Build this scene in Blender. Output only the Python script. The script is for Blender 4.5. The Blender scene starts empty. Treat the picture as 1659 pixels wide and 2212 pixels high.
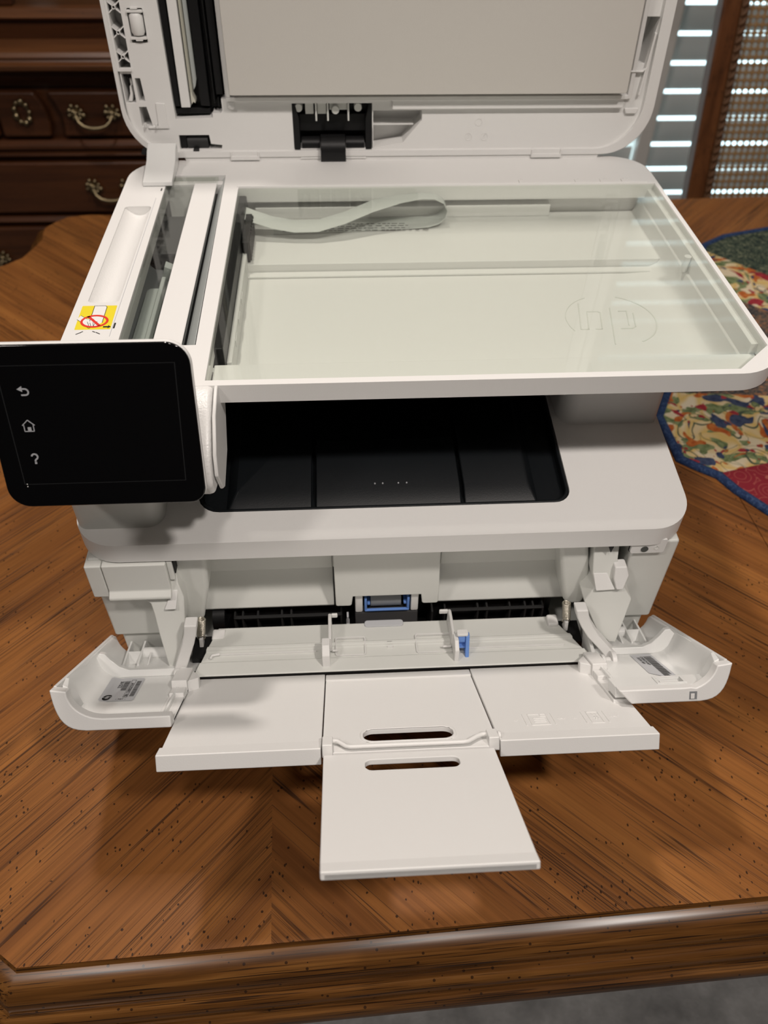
import bpy, bmesh, math, random
from mathutils import Vector, Matrix
from mathutils.geometry import tessellate_polygon
random.seed(7)
SC = bpy.context.scene
COL = SC.collection
D = bpy.data
PI = math.pi

# ------------------------------------------------------------------ camera, world, lights, exposure
cam = D.objects.new('camera', D.cameras.new('camera'))
COL.objects.link(cam)
cam.location = (-0.04506, -0.35280, 0.50880)
cam.rotation_euler = (0.774796, -0.012626, -0.054813)
cam.data.sensor_fit = 'HORIZONTAL'
cam.data.sensor_width = 36.0
cam.data.lens = 36.0 * 1702.165 / 1659.0
cam.data.clip_start = 0.02
cam.data.dof.use_dof = True
cam.data.dof.focus_distance = 0.455
cam.data.dof.aperture_fstop = 13.0
SC.camera = cam

W = D.worlds.new('daylight'); SC.world = W
W.use_nodes = True
bg = W.node_tree.nodes['Background']
bg.inputs['Color'].default_value = (0.72, 0.93, 1.0, 1)
bg.inputs['Strength'].default_value = 3.0

def area_light(loc, target, size, power, color):      # recessed ceiling cans
    l = D.lights.new('ceiling_can_lamp', 'AREA'); l.shape = 'DISK'; l.size = size; l.energy = power; l.color = color
    o = D.objects.new('ceiling_can_lamp', l); COL.objects.link(o)
    o.location = loc
    o.rotation_euler = (Vector(target) - Vector(loc)).to_track_quat('-Z', 'Y').to_euler()
area_light((0.56, -0.72, 1.70), (0, 0, 0.1), 0.13, 13.0, (1.0, 0.915, 0.85))
area_light((-0.95, -0.74, 1.70), (0, 0, 0.1), 0.20, 6.8, (1.0, 0.915, 0.85))
area_light((0.00, -0.70, 1.70), (0, 0, 0.1), 0.13, 5.2, (1.0, 0.915, 0.85))
area_light((-0.25, 0.57, 1.70), (-0.1, 0, 0.1), 0.12, 12.5, (1.0, 0.905, 0.83))
SC.view_settings.view_transform = 'Standard'
SC.view_settings.look = 'None'
SC.view_settings.gamma = 1.0
SC.view_settings.use_curve_mapping = False
SC.view_settings.exposure = 0.0

# ------------------------------------------------------------------ mesh helpers
def fill(loops):
    """triangles of a polygon with holes, as indices into the joined loops"""
    t = bmesh.new(); k = 0; idx = {}
    for l in loops:
        v = [t.verts.new((a, b, 0)) for a, b in l]
        for i, x in enumerate(v): idx[x] = k + i
        k += len(l)
        for i in range(len(v)): t.edges.new((v[i-1], v[i]))
    bmesh.ops.triangle_fill(t, use_beauty=True, use_dissolve=False, edges=t.edges[:], normal=(0, 0, 1))
    r = [[idx[v] for v in f.verts] for f in t.faces]
    t.free(); return r
class B:
    """collects solids in a local frame; done() links them as one mesh object"""
    def __init__(s, F=None):
        s.bm = bmesh.new(); s.F = F; s.mi = 0
    def vs(s, pts): return [s.bm.verts.new(p) for p in pts]
    def face(s, v):
        try:
            f = s.bm.faces.new(v); f.material_index = s.mi; return f
        except ValueError: return None
    def hexa(s, p):      # 4 bottom + 4 top points
        v = s.vs(p)
        for q in ((3,2,1,0),(4,5,6,7),(0,1,5,4),(1,2,6,5),(2,3,7,6),(3,0,4,7)): s.face([v[i] for i in q])
        return s
    def box(s, x0, x1, y0, y1, z0, z1):
        return s.hexa([(x0,y0,z0),(x1,y0,z0),(x1,y1,z0),(x0,y1,z0),(x0,y0,z1),(x1,y0,z1),(x1,y1,z1),(x0,y1,z1)])
    def prism(s, poly, c0, c1, ax='z', holes=()):
        def P(a, b, c):
            return (a,b,c) if ax == 'z' else (a,c,b) if ax == 'y' else (c,a,b)
        loops = [list(poly)] + [list(h) for h in holes]
        flat = [p for l in loops for p in l]
        lo = s.vs([P(a,b,c0) for a,b in flat]); hi = s.vs([P(a,b,c1) for a,b in flat])
        if holes:
            for t in fill(loops):
                s.face([lo[i] for i in t]); s.face([hi[i] for i in t])
        else:
            s.face(lo[::-1]); s.face(hi)
        k = 0
        for l in loops:
            n = len(l)
            for i in range(n):
                j = (i+1) % n
                s.face([lo[k+i], lo[k+j], hi[k+j], hi[k+i]])
            k += n
        return s
    def loft(s, rings, closed=True, caps=True):
        R = [s.vs(r) for r in rings]; n = len(R[0])
        for a, b in zip(R, R[1:]):
            for i in range(n if closed else n-1):
                j = (i+1) % n
                s.face([a[i], a[j], b[j], b[i]])
        if caps and closed:
            s.face(R[0][::-1]); s.face(R[-1])
        return s
    def tube(s, path, r, seg=8, caps=True):
        path = [Vector(p) for p in path]; rings = []; up = None
        for i, p in enumerate(path):
            t = (path[min(i+1, len(path)-1)] - path[max(i-1, 0)]).normalized()
            if up is None: up = t.orthogonal().normalized()
            up = (up - t*up.dot(t)).normalized(); w = t.cross(up)
            rr = r[i] if isinstance(r, (list, tuple)) else r
            rings.append([tuple(p + (up*math.cos(2*PI*k/seg) + w*math.sin(2*PI*k/seg))*rr) for k in range(seg)])
        return s.loft(rings, True, caps)
    def cyl(s, p0, p1, r, seg=20, r1=None): return s.tube([p0, p1], [r, r if r1 is None else r1], seg)
    def ball(s, c, r, u=8, v=6, sc=(1,1,1)):
        rings = []
        for i in range(1, v):
            a = PI*i/v
            rings.append([(c[0]+r*sc[0]*math.sin(a)*math.cos(2*PI*k/u), c[1]+r*sc[1]*math.sin(a)*math.sin(2*PI*k/u), c[2]+r*sc[2]*math.cos(a)) for k in range(u)])
        return s.loft(rings)
    def done(s, name, mats, parent=None, bevel=0.0, seg=2, smooth=32, label=None, kind=None):
        bm = s.bm
        if s.F:
            for v in bm.verts: v.co = s.F(*v.co)
        bmesh.ops.recalc_face_normals(bm, faces=bm.faces)
        me = D.meshes.new(name); bm.to_mesh(me); bm.free()
        for m in (mats if isinstance(mats, (list, tuple)) else [mats]): me.materials.append(m)
        me.polygons.foreach_set('use_smooth', [True]*len(me.polygons))
        me.set_sharp_from_angle(angle=math.radians(smooth))
        o = D.objects.new(name, me); COL.objects.link(o)
        if parent is not None:
            o.parent = parent
            root = parent
            while root.parent: root = root.parent
            if parent.parent is None and parent.type == 'EMPTY' and parent.get('_off'):
                o.matrix_parent_inverse = Matrix.Translation(parent.location).inverted()
        if bevel:
            md = o.modifiers.new('bevel', 'BEVEL'); md.width = bevel; md.segments = seg
            md.limit_method = 'ANGLE'; md.angle_limit = math.radians(38); md.harden_normals = True
        if label: o['label'] = label
        if kind: o['kind'] = kind
        return o

def empty(name, loc, label, cat, rotz=0, offset=True, group=None):
    o = D.objects.new(name, None); COL.objects.link(o); o.empty_display_size = .05
    o.location = loc; o.rotation_euler = (0,0,rotz)
    o['label'] = label; o['category'] = cat
    if group: o['group'] = group
    if offset: o['_off'] = 1
    return o
def tag(o, label, cat, group=None):
    o['label'] = label; o['category'] = cat
    if group: o['group'] = group
    return o
def arc(cx, cy, r, a0, a1, n=8):
    return [(cx + r*math.cos(math.radians(a0+(a1-a0)*i/n)), cy + r*math.sin(math.radians(a0+(a1-a0)*i/n))) for i in range(n+1)]
def rrect(x0, x1, y0, y1, r, n=6):
    if not isinstance(r, (list, tuple)): r = [r]*4      # order: x0y0, x1y0, x1y1, x0y1
    p = []
    for (cx, cy, a, rr) in ((x0, y0, 180, r[0]), (x1, y0, 270, r[1]), (x1, y1, 0, r[2]), (x0, y1, 90, r[3])):
        if rr < 1e-6: p.append((cx, cy)); continue
        ox = cx + rr if cx == x0 else cx - rr; oy = cy + rr if cy == y0 else cy - rr
        p += arc(ox, oy, rr, a, a+90, n)
    return p
def stroke(pts, w):
    """a flat closed polygon around an open polyline"""
    L, R = [], []
    for i, p in enumerate(pts):
        a = pts[max(i-1, 0)]; b = pts[min(i+1, len(pts)-1)]
        dx, dy = b[0]-a[0], b[1]-a[1]; l = math.hypot(dx, dy) or 1
        nx, ny = -dy/l*w/2, dx/l*w/2
        L.append((p[0]+nx, p[1]+ny)); R.append((p[0]-nx, p[1]-ny))
    return L + R[::-1]
def stroke_quads(b, pts, w, c0, c1, ax='z'):
    for a, c in zip(pts, pts[1:]): b.prism(stroke([a, c], w), c0, c1, ax)

# ------------------------------------------------------------------ materials
class N:
    def __init__(s, name):
        s.m = D.materials.new(name); s.m.use_nodes = True; s.t = s.m.node_tree
        s.p = s.t.nodes['Principled BSDF']; s.out = s.t.nodes['Material Output']
    def n(s, ty, **k):
        x = s.t.nodes.new(ty)
        for a, v in k.items(): setattr(x, a, v)
        return x
    def l(s, a, b): s.t.links.new(a, b)
    def set(s, **k):
        for a, v in k.items():
            s.p.inputs[a.replace('_', ' ')].default_value = v
        return s
    def coord(s): return s.n('ShaderNodeTexCoord').outputs['Object']
    def math(s, op, a, b=None, c=None, clamp=False):
        x = s.n('ShaderNodeMath', operation=op); x.use_clamp = clamp
        for i, v in enumerate((a, b, c)):
            if v is None: continue
            if isinstance(v, (int, float)): x.inputs[i].default_value = v
            else: s.l(v, x.inputs[i])
        return x.outputs[0]
    def comb(s, x, y, z):
        c = s.n('ShaderNodeCombineXYZ')
        for i, v in enumerate((x, y, z)):
            if isinstance(v, (int, float)): c.inputs[i].default_value = v
            else: s.l(v, c.inputs[i])
        return c.outputs[0]
    def noise(s, vec, scale, detail=2, rough=.5, dist=0):
        x = s.n('ShaderNodeTexNoise'); s.l(vec, x.inputs['Vector'])
        x.inputs['Scale'].default_value = scale; x.inputs['Detail'].default_value = detail
        x.inputs['Roughness'].default_value = rough; x.inputs['Distortion'].default_value = dist
        return x.outputs['Fac']
    def ramp(s, fac, stops, interp='LINEAR'):
        r = s.n('ShaderNodeValToRGB'); s.l(fac, r.inputs[0]); r.color_ramp.interpolation = interp
        e = r.color_ramp.elements
        while len(e) < len(stops): e.new(0.5)
        for el, (p, c) in zip(e, stops):
            el.position = p; el.color = (c[0], c[1], c[2], 1) if isinstance(c, tuple) else (c, c, c, 1)
        return r.outputs[0]
    def mix(s, fac, a, b, mode='MIX'):
        x = s.n('ShaderNodeMix', data_type='RGBA', blend_type=mode)
        for sock, v in ((x.inputs[0], fac), (x.inputs[6], a), (x.inputs[7], b)):
            if isinstance(v, tuple): sock.default_value = (v[0], v[1], v[2], 1)
            elif isinstance(v, (int, float)): sock.default_value = v
            else: s.l(v, sock)
        return x.outputs[2]
    def bump(s, h, strength=.2, dist=.001):
        b = s.n('ShaderNodeBump'); b.inputs['Strength'].default_value = strength; b.inputs['Distance'].default_value = dist
        s.l(h, b.inputs['Height']); s.l(b.outputs[0], s.p.inputs['Normal'])

def plain(name, col, rough=.45, metal=0.0, ior=1.45, grain=0, gs=900):
    k = N(name); k.set(Base_Color=(*col, 1), Roughness=rough, Metallic=metal, IOR=ior)
    if grain:
        k.bump(k.noise(k.coord(), gs, 2), grain, .0004)
    return k.m
M = {}
M['white'] = plain('white_plastic', (.755, .75, .735), .42, grain=.10, gs=1400)
M['white_textured'] = plain('white_textured_plastic', (.755, .75, .735), .34, grain=.55, gs=700)
M['white_gloss'] = plain('white_gloss_plastic', (.755, .76, .745), .16)
M['white_shaded'] = plain('white_shaded_plastic', (.68, .688, .655), .38, grain=.06)  # same white plastic, darker and greener: shade put into its colour
M['pad'] = plain('white_foam_pad', (.585, .562, .525), .6, grain=.15, gs=900)
M['black'] = plain('black_plastic', (.007, .007, .0075), .42, ior=1.35, grain=.1)
M['black_tray'] = plain('black_tray_plastic', (.0055, .007, .0085), .42, ior=1.33, grain=.12, gs=1200)
M['black_gloss'] = plain('black_gloss', (.0025, .0025, .003), .06)
M['screen_line'] = plain('screen_line', (.02, .021, .022), .12)
M['rubber'] = plain('black_rubber', (.02, .02, .02), .55)
M['roller_grey'] = plain('grey_roller', (.22, .23, .24), .6)
M['pad_grey'] = plain('dark_grey_pad', (.06, .06, .062), .6)
M['blue'] = plain('blue_plastic', (.14, .28, .66), .4)
M['steel'] = plain('spring_steel', (.62, .58, .50), .28, 1.0)
M['brass'] = plain('aged_brass', (.34, .27, .16), .33, 1.0)
M['icon'] = plain('icon_print', (.42, .43, .45), .4)
M['label_grey'] = plain('silver_label', (.50, .51, .53), .35)
M['print_black'] = plain('print_black', (.015, .015, .015), .5)
M['print_dark'] = plain('print_dark', (.07, .07, .07), .5)
M['yellow'] = plain('print_yellow', (.80, .66, .03), .4)
M['red'] = plain('print_red', (.72, .04, .025), .4)
M['paper'] = plain('print_white', (.80, .79, .77), .45)
M['grey_clear'] = plain('grey_film', (.46, .49, .48), .12)
M['ribbon'] = plain('ribbon_cable', (.62, .64, .62), .3)
M['cream'] = plain('cream_felt', (.55, .54, .46), .8)
M['led'] = plain('dark_led', (.04, .045, .04), .25)
M['gap_shade'] = plain('painted_gap_shade', (.01, .01, .01), .7)  # near-black colour standing in for shade inside gaps and holes
def slat_mat():      # painted slats that let a little daylight through
    k = N('blind_slat'); k.set(Base_Color=(.78, .78, .76, 1), Roughness=.5)
    t = k.n('ShaderNodeBsdfTranslucent'); t.inputs[0].default_value = (.75, .78, .78, 1)
    m = k.n('ShaderNodeMixShader'); m.inputs[0].default_value = .14
    k.l(k.p.outputs[0], m.inputs[1]); k.l(t.outputs[0], m.inputs[2]); k.l(m.outputs[0], k.out.inputs[0]); return k.m
M['blind'] = slat_mat()
M['wall'] = plain('wall_paint', (.26, .24, .21), .85)
M['wall_dark'] = plain('wall_paint_dark', (.10, .095, .09), .85)
M['ceiling'] = plain('ceiling_paint', (.45, .43, .40), .9)
M['frame_white'] = plain('window_frame_paint', (.74, .72, .69), .5)
M['leaf'] = plain('plant_leaf', (.10, .16, .06), .5)
M['pot'] = plain('ceramic_glaze', (.30, .32, .33), .25)

def glass(name, tint, ior=1.48):
    k = N(name); t = k.t; t.nodes.remove(k.p)
    tr = k.n('ShaderNodeBsdfTransparent'); tr.inputs[0].default_value = (*tint, 1)
    gl = k.n('ShaderNodeBsdfGlossy'); gl.inputs['Roughness'].default_value = .012
    fr = k.n('ShaderNodeFresnel')      # same reflectance on both faces of the pane
    k.l(k.math('ADD', k.math('MULTIPLY', k.n('ShaderNodeNewGeometry').outputs['Backfacing'], 1/ior-ior), ior), fr.inputs[0])
    mx = k.n('ShaderNodeMixShader')
    k.l(fr.outputs[0], mx.inputs[0]); k.l(tr.outputs[0], mx.inputs[1]); k.l(gl.outputs[0], mx.inputs[2])
    k.l(mx.outputs[0], k.out.inputs[0]); return k.m
M['glass'] = glass('scanner_glass', (.952, .966, .946))
M['clear_plastic'] = glass('clear_plastic', (.90, .915, .90))
M['window_glass'] = glass('window_glass', (.97, .985, .98))

SEAM, YMID, LEAF = -0.1045, 0.2795, 0.3245
def wood_top():
    k = N('oak_veneer_top'); sx = k.n('ShaderNodeSeparateXYZ'); k.l(k.coord(), sx.inputs[0])
    x, y = sx.outputs[0], sx.outputs[1]
    dx = k.math('SUBTRACT', x, SEAM); dy = k.math('SUBTRACT', y, YMID)
    xs, ys = k.math('ABSOLUTE', dx), k.math('ABSOLUTE', dy)
    p = k.math('SUBTRACT', xs, ys); q = k.math('ADD', xs, ys)
    quad = k.math('ADD', k.math('MULTIPLY', k.math('GREATER_THAN', dx, 0), 3.7), k.math('MULTIPLY', k.math('GREATER_THAN', dy, 0), 1.9))
    def st(a, b, off=0): return k.comb(k.math('MULTIPLY', p, a), k.math('MULTIPLY', q, b), k.math('ADD', quad, off))
    broad = k.noise(st(22, 1.6), 1.0, 3, .55, .5)
    fine = k.noise(st(240, 4, 4), 1.0, 3, .6, .2)
    strip = k.n('ShaderNodeTexWhiteNoise', noise_dimensions='2D')
    k.l(k.comb(k.math('FLOOR', k.math('MULTIPLY', k.math('ADD', p, k.math('MULTIPLY', k.noise(st(3, 3, 8), 1), .004)), 17)), quad, 0), strip.inputs[0])
    col = k.ramp(broad, [(.26, (.135, .048, .013)), (.46, (.235, .090, .023)), (.60, (.305, .122, .031)), (.8, (.40, .172, .047))])
    col = k.mix(.22, col, k.ramp(fine, [(.34, (.060, .022, .009)), (.62, (.33, .13, .038))]))
    col = k.mix(.8, col, k.ramp(strip.outputs[0], [(0, (.80, .77, .76)), (1, (1.06, 1.05, 1.02))]), 'MULTIPLY')
    def lines(a, b, off, wd):
        d = k.math('ABSOLUTE', k.math('SUBTRACT', k.noise(st(a, b, off), 1.0, 1.5, .5, .1), .5))
        return k.ramp(d, [(wd*.35, 1.0), (wd, 0.0)])
    l1 = k.math('MULTIPLY', lines(150, 1.1, 11, .022), k.ramp(k.noise(st(30, 7, 41), 1, 2), [(.40, .12), (.60, .95)]))
    l2 = k.math('MULTIPLY', lines(330, 2.2, 37, .030), k.ramp(k.noise(st(16, 2.6, 53), 1, 2), [(.46, 0.0), (.60, .9)]))
    pore = k.math('MULTIPLY', k.ramp(k.noise(st(420, 7, 61), 1.0, 2, .6), [(.56, 0.0), (.62, .9)]), k.ramp(k.noise(st(34, 9, 71), 1, 2), [(.56, 0.0), (.68, 1.0)]))
    dark = k.math('MAXIMUM', k.math('MAXIMUM', l1, l2), pore)
    col = k.mix(k.math('MULTIPLY', dark, .86), col, (.030, .013, .007))
    # distress specks
    wv = k.n('ShaderNodeTexVoronoi'); k.l(k.coord(), wv.inputs['Vector']); wv.inputs['Scale'].default_value = 150
    sp = k.math('MULTIPLY', k.math('LESS_THAN', wv.outputs['Distance'], .13), k.math('GREATER_THAN', k.noise(k.coord(), 60, 1), .53))
    wv2 = k.n('ShaderNodeTexVoronoi'); k.l(k.comb(k.math('MULTIPLY', x, 1.0), k.math('MULTIPLY', y, .6), 3.1), wv2.inputs['Vector']); wv2.inputs['Scale'].default_value = 260
    sp2 = k.math('MULTIPLY', k.math('LESS_THAN', wv2.outputs['Distance'], .16), k.math('GREATER_THAN', k.noise(k.coord(), 33, 1), .55))
    col = k.mix(k.math('MULTIPLY', k.math('MAXIMUM', sp, sp2), .85), col, (.015, .007, .004))
    k.l(col, k.p.inputs['Base Color'])
    k.set(Roughness=.45, IOR=1.3); k.p.inputs['Specular IOR Level'].default_value = .35
    k.bump(k.math('MULTIPLY', k.math('MAXIMUM', dark, sp), -1.0), .35, .0004)
    return k.m
def wood_long(name, cols, sx=(3.2, 90, 90), rough=.3, pores=.8):
    k = N(name); mp = k.n('ShaderNodeMapping'); k.l(k.coord(), mp.inputs['Vector']); mp.inputs['Scale'].default_value = sx
    a = k.noise(mp.outputs[0], 1.0, 4, .62, .5)
    col = k.ramp(a, [(.25, cols[0]), (.5, cols[1]), (.75, cols[2])])
    mp2 = k.n('ShaderNodeMapping'); k.l(k.coord(), mp2.inputs['Vector']); mp2.inputs['Scale'].default_value = (sx[0]*2.4, sx[1]*5, sx[2]*5)
    po = k.ramp(k.noise(mp2.outputs[0], 1.0, 2, .6), [(.56, 0.0), (.64, pores)])
    col = k.mix(po, col, (.018, .008, .004))
    v = k.n('ShaderNodeTexVoronoi'); k.l(k.coord(), v.inputs['Vector']); v.inputs['Scale'].default_value = 130
    sp = k.math('MULTIPLY', k.math('LESS_THAN', v.outputs['Distance'], .12), .8)
    col = k.mix(sp, col, (.015, .007, .004))
    k.l(col, k.p.inputs['Base Color']); k.set(Roughness=rough, IOR=1.45)
    k.bump(po, -.25, .0004)
    return k.m
M['oak_top'] = wood_top()
M['oak_edge'] = wood_long('oak_edge_moulding', ((.040, .016, .005), (.115, .046, .011), (.21, .092, .024)), (5, 170, 170), .27, .9)
M['cabinet_wood'] = wood_long('dark_cherry_wood', ((.030, .010, .004), (.062, .021, .008), (.100, .035, .012)), (2.2, 30, 30), .32, .3)
M['cabinet_light'] = wood_long('pale_cherry_moulding', ((.07, .026, .010), (.12, .046, .017), (.17, .070, .026)), (2.2, 40, 40), .3, .3)  # paler cherry tones for the worktop and ledge mouldings
M['chair_wood'] = wood_long('chair_walnut', ((.06, .022, .008), (.11, .040, .014), (.15, .058, .02)), (40, 40, 3), .32, .3)
M['cane'] = plain('cane_strand', (.25, .145, .058), .6)
M['cane_trim'] = plain('cane_trim', (.11, .05, .02), .6, grain=1.0, gs=160)

def carpet():
    k = N('grey_carpet'); c = k.coord()
    col = k.ramp(k.noise(c, 14, 4, .65), [(.3, (.13, .128, .125)), (.55, (.23, .225, .22)), (.75, (.33, .325, .32))])
    k.l(col, k.p.inputs['Base Color']); k.set(Roughness=.9); k.bump(k.noise(c, 260, 3), .6, .004); return k.m
M['carpet'] = carpet()
def fabric_floral():
    k = N('floral_scroll_print'); c = k.coord()
    wn = k.n('ShaderNodeTexNoise'); k.l(c, wn.inputs['Vector']); wn.inputs['Scale'].default_value = 22; wn.inputs['Detail'].default_value = 1
    vm = k.n('ShaderNodeVectorMath', operation='MULTIPLY_ADD'); k.l(wn.outputs['Color'], vm.inputs[0]); vm.inputs[1].default_value = (.045, .045, 0); k.l(c, vm.inputs[2])
    w = vm.outputs[0]
    vo = k.n('ShaderNodeTexVoronoi'); k.l(w, vo.inputs['Vector']); vo.inputs['Scale'].default_value = 27
    d = vo.outputs['Distance']
    base = k.ramp(k.noise(w, 34, 1), [(.40, (.62, .52, .36)), (.52, (.58, .39, .12)), (.66, (.64, .55, .40))])
    col = base
    def layer(col, sc, thr, c1, c2, off):
        cc = k.n('ShaderNodeVectorMath', operation='ADD'); k.l(w, cc.inputs[0]); cc.inputs[1].default_value = (off, off*.7, off)
        n1 = k.noise(cc.outputs[0], sc, 1.5)
        f = k.ramp(n1, [(thr-.006, 0.0), (thr+.006, 1.0)])
        return k.mix(f, col, k.ramp(k.noise(c, 190, 2), [(.35, c1), (.6, c2)]))
    col = layer(col, 62, .545, (.10, .13, .05), (.20, .24, .11), 1.3)
    ring = k.math('ABSOLUTE', k.math('SINE', k.math('MULTIPLY', d, 17)))
    line = k.math('MULTIPLY', k.ramp(ring, [(.20, 1.0), (.34, 0.0)]), k.math('LESS_THAN', d, .55))
    col = k.mix(line, col, (.055, .08, .05))
    col = layer(col, 58, .60, (.34, .07, .012), (.46, .14, .03), 5.1)
    col = layer(col, 56, .61, (.022, .032, .075), (.05, .065, .12), 9.7)
    col = layer(col, 70, .635, (.22, .012, .02), (.32, .03, .04), 14.2)
    k.l(col, k.p.inputs['Base Color']); k.set(Roughness=.85, IOR=1.35)
    k.bump(k.noise(c, 40, 2), .5, .003); return k.m
def fabric_small(name, a, b, c2, sc=190):
    k = N(name); c = k.coord()
    v = k.n('ShaderNodeTexNoise'); k.l(c, v.inputs['Vector']); v.inputs['Scale'].default_value = sc; v.inputs['Detail'].default_value = 2; v.inputs['Distortion'].default_value = 1.6
    k.l(k.ramp(v.outputs['Fac'], [(.40, a), (.52, b), (.63, c2)]), k.p.inputs['Base Color'])
    k.set(Roughness=.85, IOR=1.35); k.bump(k.noise(c, 45, 2), .4, .003); return k.m
def fabric_red():
    k = N('red_scroll_print'); c = k.coord()
    vo = k.n('ShaderNodeTexVoronoi'); k.l(c, vo.inputs['Vector']); vo.inputs['Scale'].default_value = 62
    ring = k.math('ABSOLUTE', k.math('SINE', k.math('ADD', k.math('MULTIPLY', vo.outputs['Distance'], 13), k.math('MULTIPLY', k.noise(c, 60, 1), 3))))
    col = k.mix(k.ramp(ring, [(.10, .8), (.26, 0.0)]), (.20, .012, .022), (.36, .10, .075))
    k.l(col, k.p.inputs['Base Color']); k.set(Roughness=.85, IOR=1.35); return k.m
M['floral'] = fabric_floral()
M['fab_green'] = fabric_small('green_sprig_print', (.012, .022, .018), (.035, .055, .038), (.15, .16, .10))
M['fab_brown'] = fabric_small('brown_leaf_print', (.03, .03, .035), (.11, .085, .065), (.26, .12, .06), 150)
M['fab_red'] = fabric_red()
M['fab_blue'] = fabric_small('blue_binding_print', (.010, .024, .075), (.016, .040, .115), (.04, .07, .15), 260)

# ------------------------------------------------------------------ the room
FL = -0.76
def structure(o): o['kind'] = 'structure'; return o
structure(B().box(-2.3, 2.5, -2.5, 1.75, FL-.06, FL).done('floor', M['carpet']))
structure(B().box(-2.3, 2.5, -2.5, 1.75, 1.75, 1.81).done('ceiling', M['ceiling']))
structure(B().box(-2.36, -2.3, -2.5, 1.75, FL, 1.75).done('wall_left', M['wall']))
structure(B().box(2.5, 2.56, -2.5, 1.75, FL, 1.75).done('wall_right', M['wall']))
structure(B().box(-2.3, 2.5, -2.56, -2.5, FL, 1.75).done('wall_front', M['wall_dark']))
WX0, WX1, WZ0, WZ1 = -0.09, 1.56, -0.70, 1.30
structure(B().prism([(-2.3, FL), (2.5, FL), (2.5, 1.75), (-2.3, 1.75)], 1.62, 1.75, 'y', holes=[[(WX0, WZ0), (WX1, WZ0), (WX1, WZ1), (WX0, WZ1)]]).done('wall_back', M['wall']))
win = structure(B().prism([(WX0, WZ0), (WX1, WZ0), (WX1, WZ1), (WX0, WZ1)], 1.635, 1.70, 'y',
      holes=[[(WX0+.045, WZ0+.045), (.645, WZ0+.045), (.645, WZ1-.045), (WX0+.045, WZ1-.045)], [(.705, WZ0+.045), (WX1-.045, WZ0+.045), (WX1-.045, WZ1-.045), (.705, WZ1-.045)]]).done('window_1', M['frame_white'], bevel=.003))
B().box(WX0+.045, .645, 1.665, 1.669, WZ0+.045, WZ1-.045).done('window_pane', M['window_glass'], win)
B().box(.705, WX1-.045, 1.665, 1.669, WZ0+.045, WZ1-.045).done('window_pane', M['window_glass'], win)
B().box(.658, .6895, 1.505, 1.64, WZ0, WZ1).done('window_mullion', M['frame_white'], win, bevel=.003)

def blind(x0, x1, label):
    r = empty('window_blind', ((x0+x1)/2, 1.53, -.70), label, 'blind', offset=False)
    pitch, z0 = .0577, .0836 + .02885
    n0 = -13; n1 = 20
    hl = (x1-x0)/2
    tilt = math.radians(84); c, s = math.cos(tilt), math.sin(tilt); wv = .0500
    b = B(); up, dn = [], []
    for i in range(7):
        u = (i/6-.5)*wv; bow = .0028*(1-(2*u/wv)**2)
        up.append((-u*c + bow*s*-1, u*s - bow*c*1)); dn.append((-u*c + (bow-.0028)*s*-1 , u*s - (bow-.0028)*c))
    b.prism(up + dn[::-1], -hl, hl, 'x')
    first = b.done('slat', M['blind'], r)
    first.location = (0, 0, z0 + n0*pitch + .70)
    for k in range(n0+1, n1+1):
        o = first.copy(); COL.objects.link(o); o.parent = r; o.location = (0, 0, z0 + k*pitch + .70)
    B().box(-hl, hl, -.03, .03, z0+n1*pitch+.70+.035, z0+n1*pitch+.70+.085).done('head_rail', M['blind'], r, bevel=.003)
    B().box(-hl, hl, -.02, .02, -.695+.70, -.675+.70).done('bottom_rail', M['blind'], r, bevel=.003)
    cb = B()
    for xx in (-hl+.14, 0, hl-.14):
        cb.cyl((xx, .002, .02), (xx, .002, z0+n1*pitch+.74), .0009, 6)
    cb.done('ladder_cord', M['blind'], r)
blind(.6945, 1.545, 'white horizontal slat blind with light between its slats beside the cane chair')
blind(-.075, .654, 'white horizontal slat blind mostly hidden behind the raised scanner lid')

# ------------------------------------------------------------------ dining table
TA = math.radians(2.1)
table = empty('dining_table', (0, 0, 0), 'brown oak dining table with chevron veneer and dark moulded edge under the printer', 'table', rotz=TA, offset=False)
F0, F1 = -.2035, .7620
def tl(x, y):   # world -> table plane
    return (math.cos(TA)*x + math.sin(TA)*y, -math.sin(TA)*x + math.cos(TA)*y)
back_left = [tl(*p) for p in [(-.345,.7490), (-.3952,.7508), (-.4254,.7444), (-.4385,.7291), (-.4485,.7126), (-.4473,.6948), (-.4443,.6773), (-.4504,.6502), (-.4572,.6278), (-.475,.6089), (-.51,.585), (-.57,.555), (-.63,.52)]]
left_out = [(-.655,.45), (-.665,.28), (-.655,.12), (-.60,-.01), (-.50,-.09), (-.40,-.145), (-.33,-.172), (-.285,-.185), (-.2605,-.1955), (-.2498,F0)]
right_out = [(1.30,F0), (1.36,-.12), (1.40,.05), (1.41,.28), (1.40,.50), (1.36,.68), (1.30,F1)]
outline = [(-.2498,F0)] + right_out + [(-.345,F1)] + back_left[1:] + left_out[:-1]
def clip(poly, xv, keep_less):
    out = []
    for (a, b) in zip(poly, poly[1:]+poly[:1]):
        ia, ib = (a[0] < xv) == keep_less, (b[0] < xv) == keep_less
        if ia: out.append(a)
        if ia != ib:
            t = (xv-a[0])/(b[0]-a[0]); out.append((xv, a[1]+t*(b[1]-a[1])))
    return out
left_leaf = clip(outline, LEAF-.0004, True)
for nm, poly in (('veneer_panel', clip(left_leaf, SEAM, True)), ('veneer_panel', clip(left_leaf, SEAM, False)), ('table_leaf', clip(outline, LEAF+.0004, False))):
    B().prism(poly, -.018, 0, 'z').done(nm, M['oak_top'], table)
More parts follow.
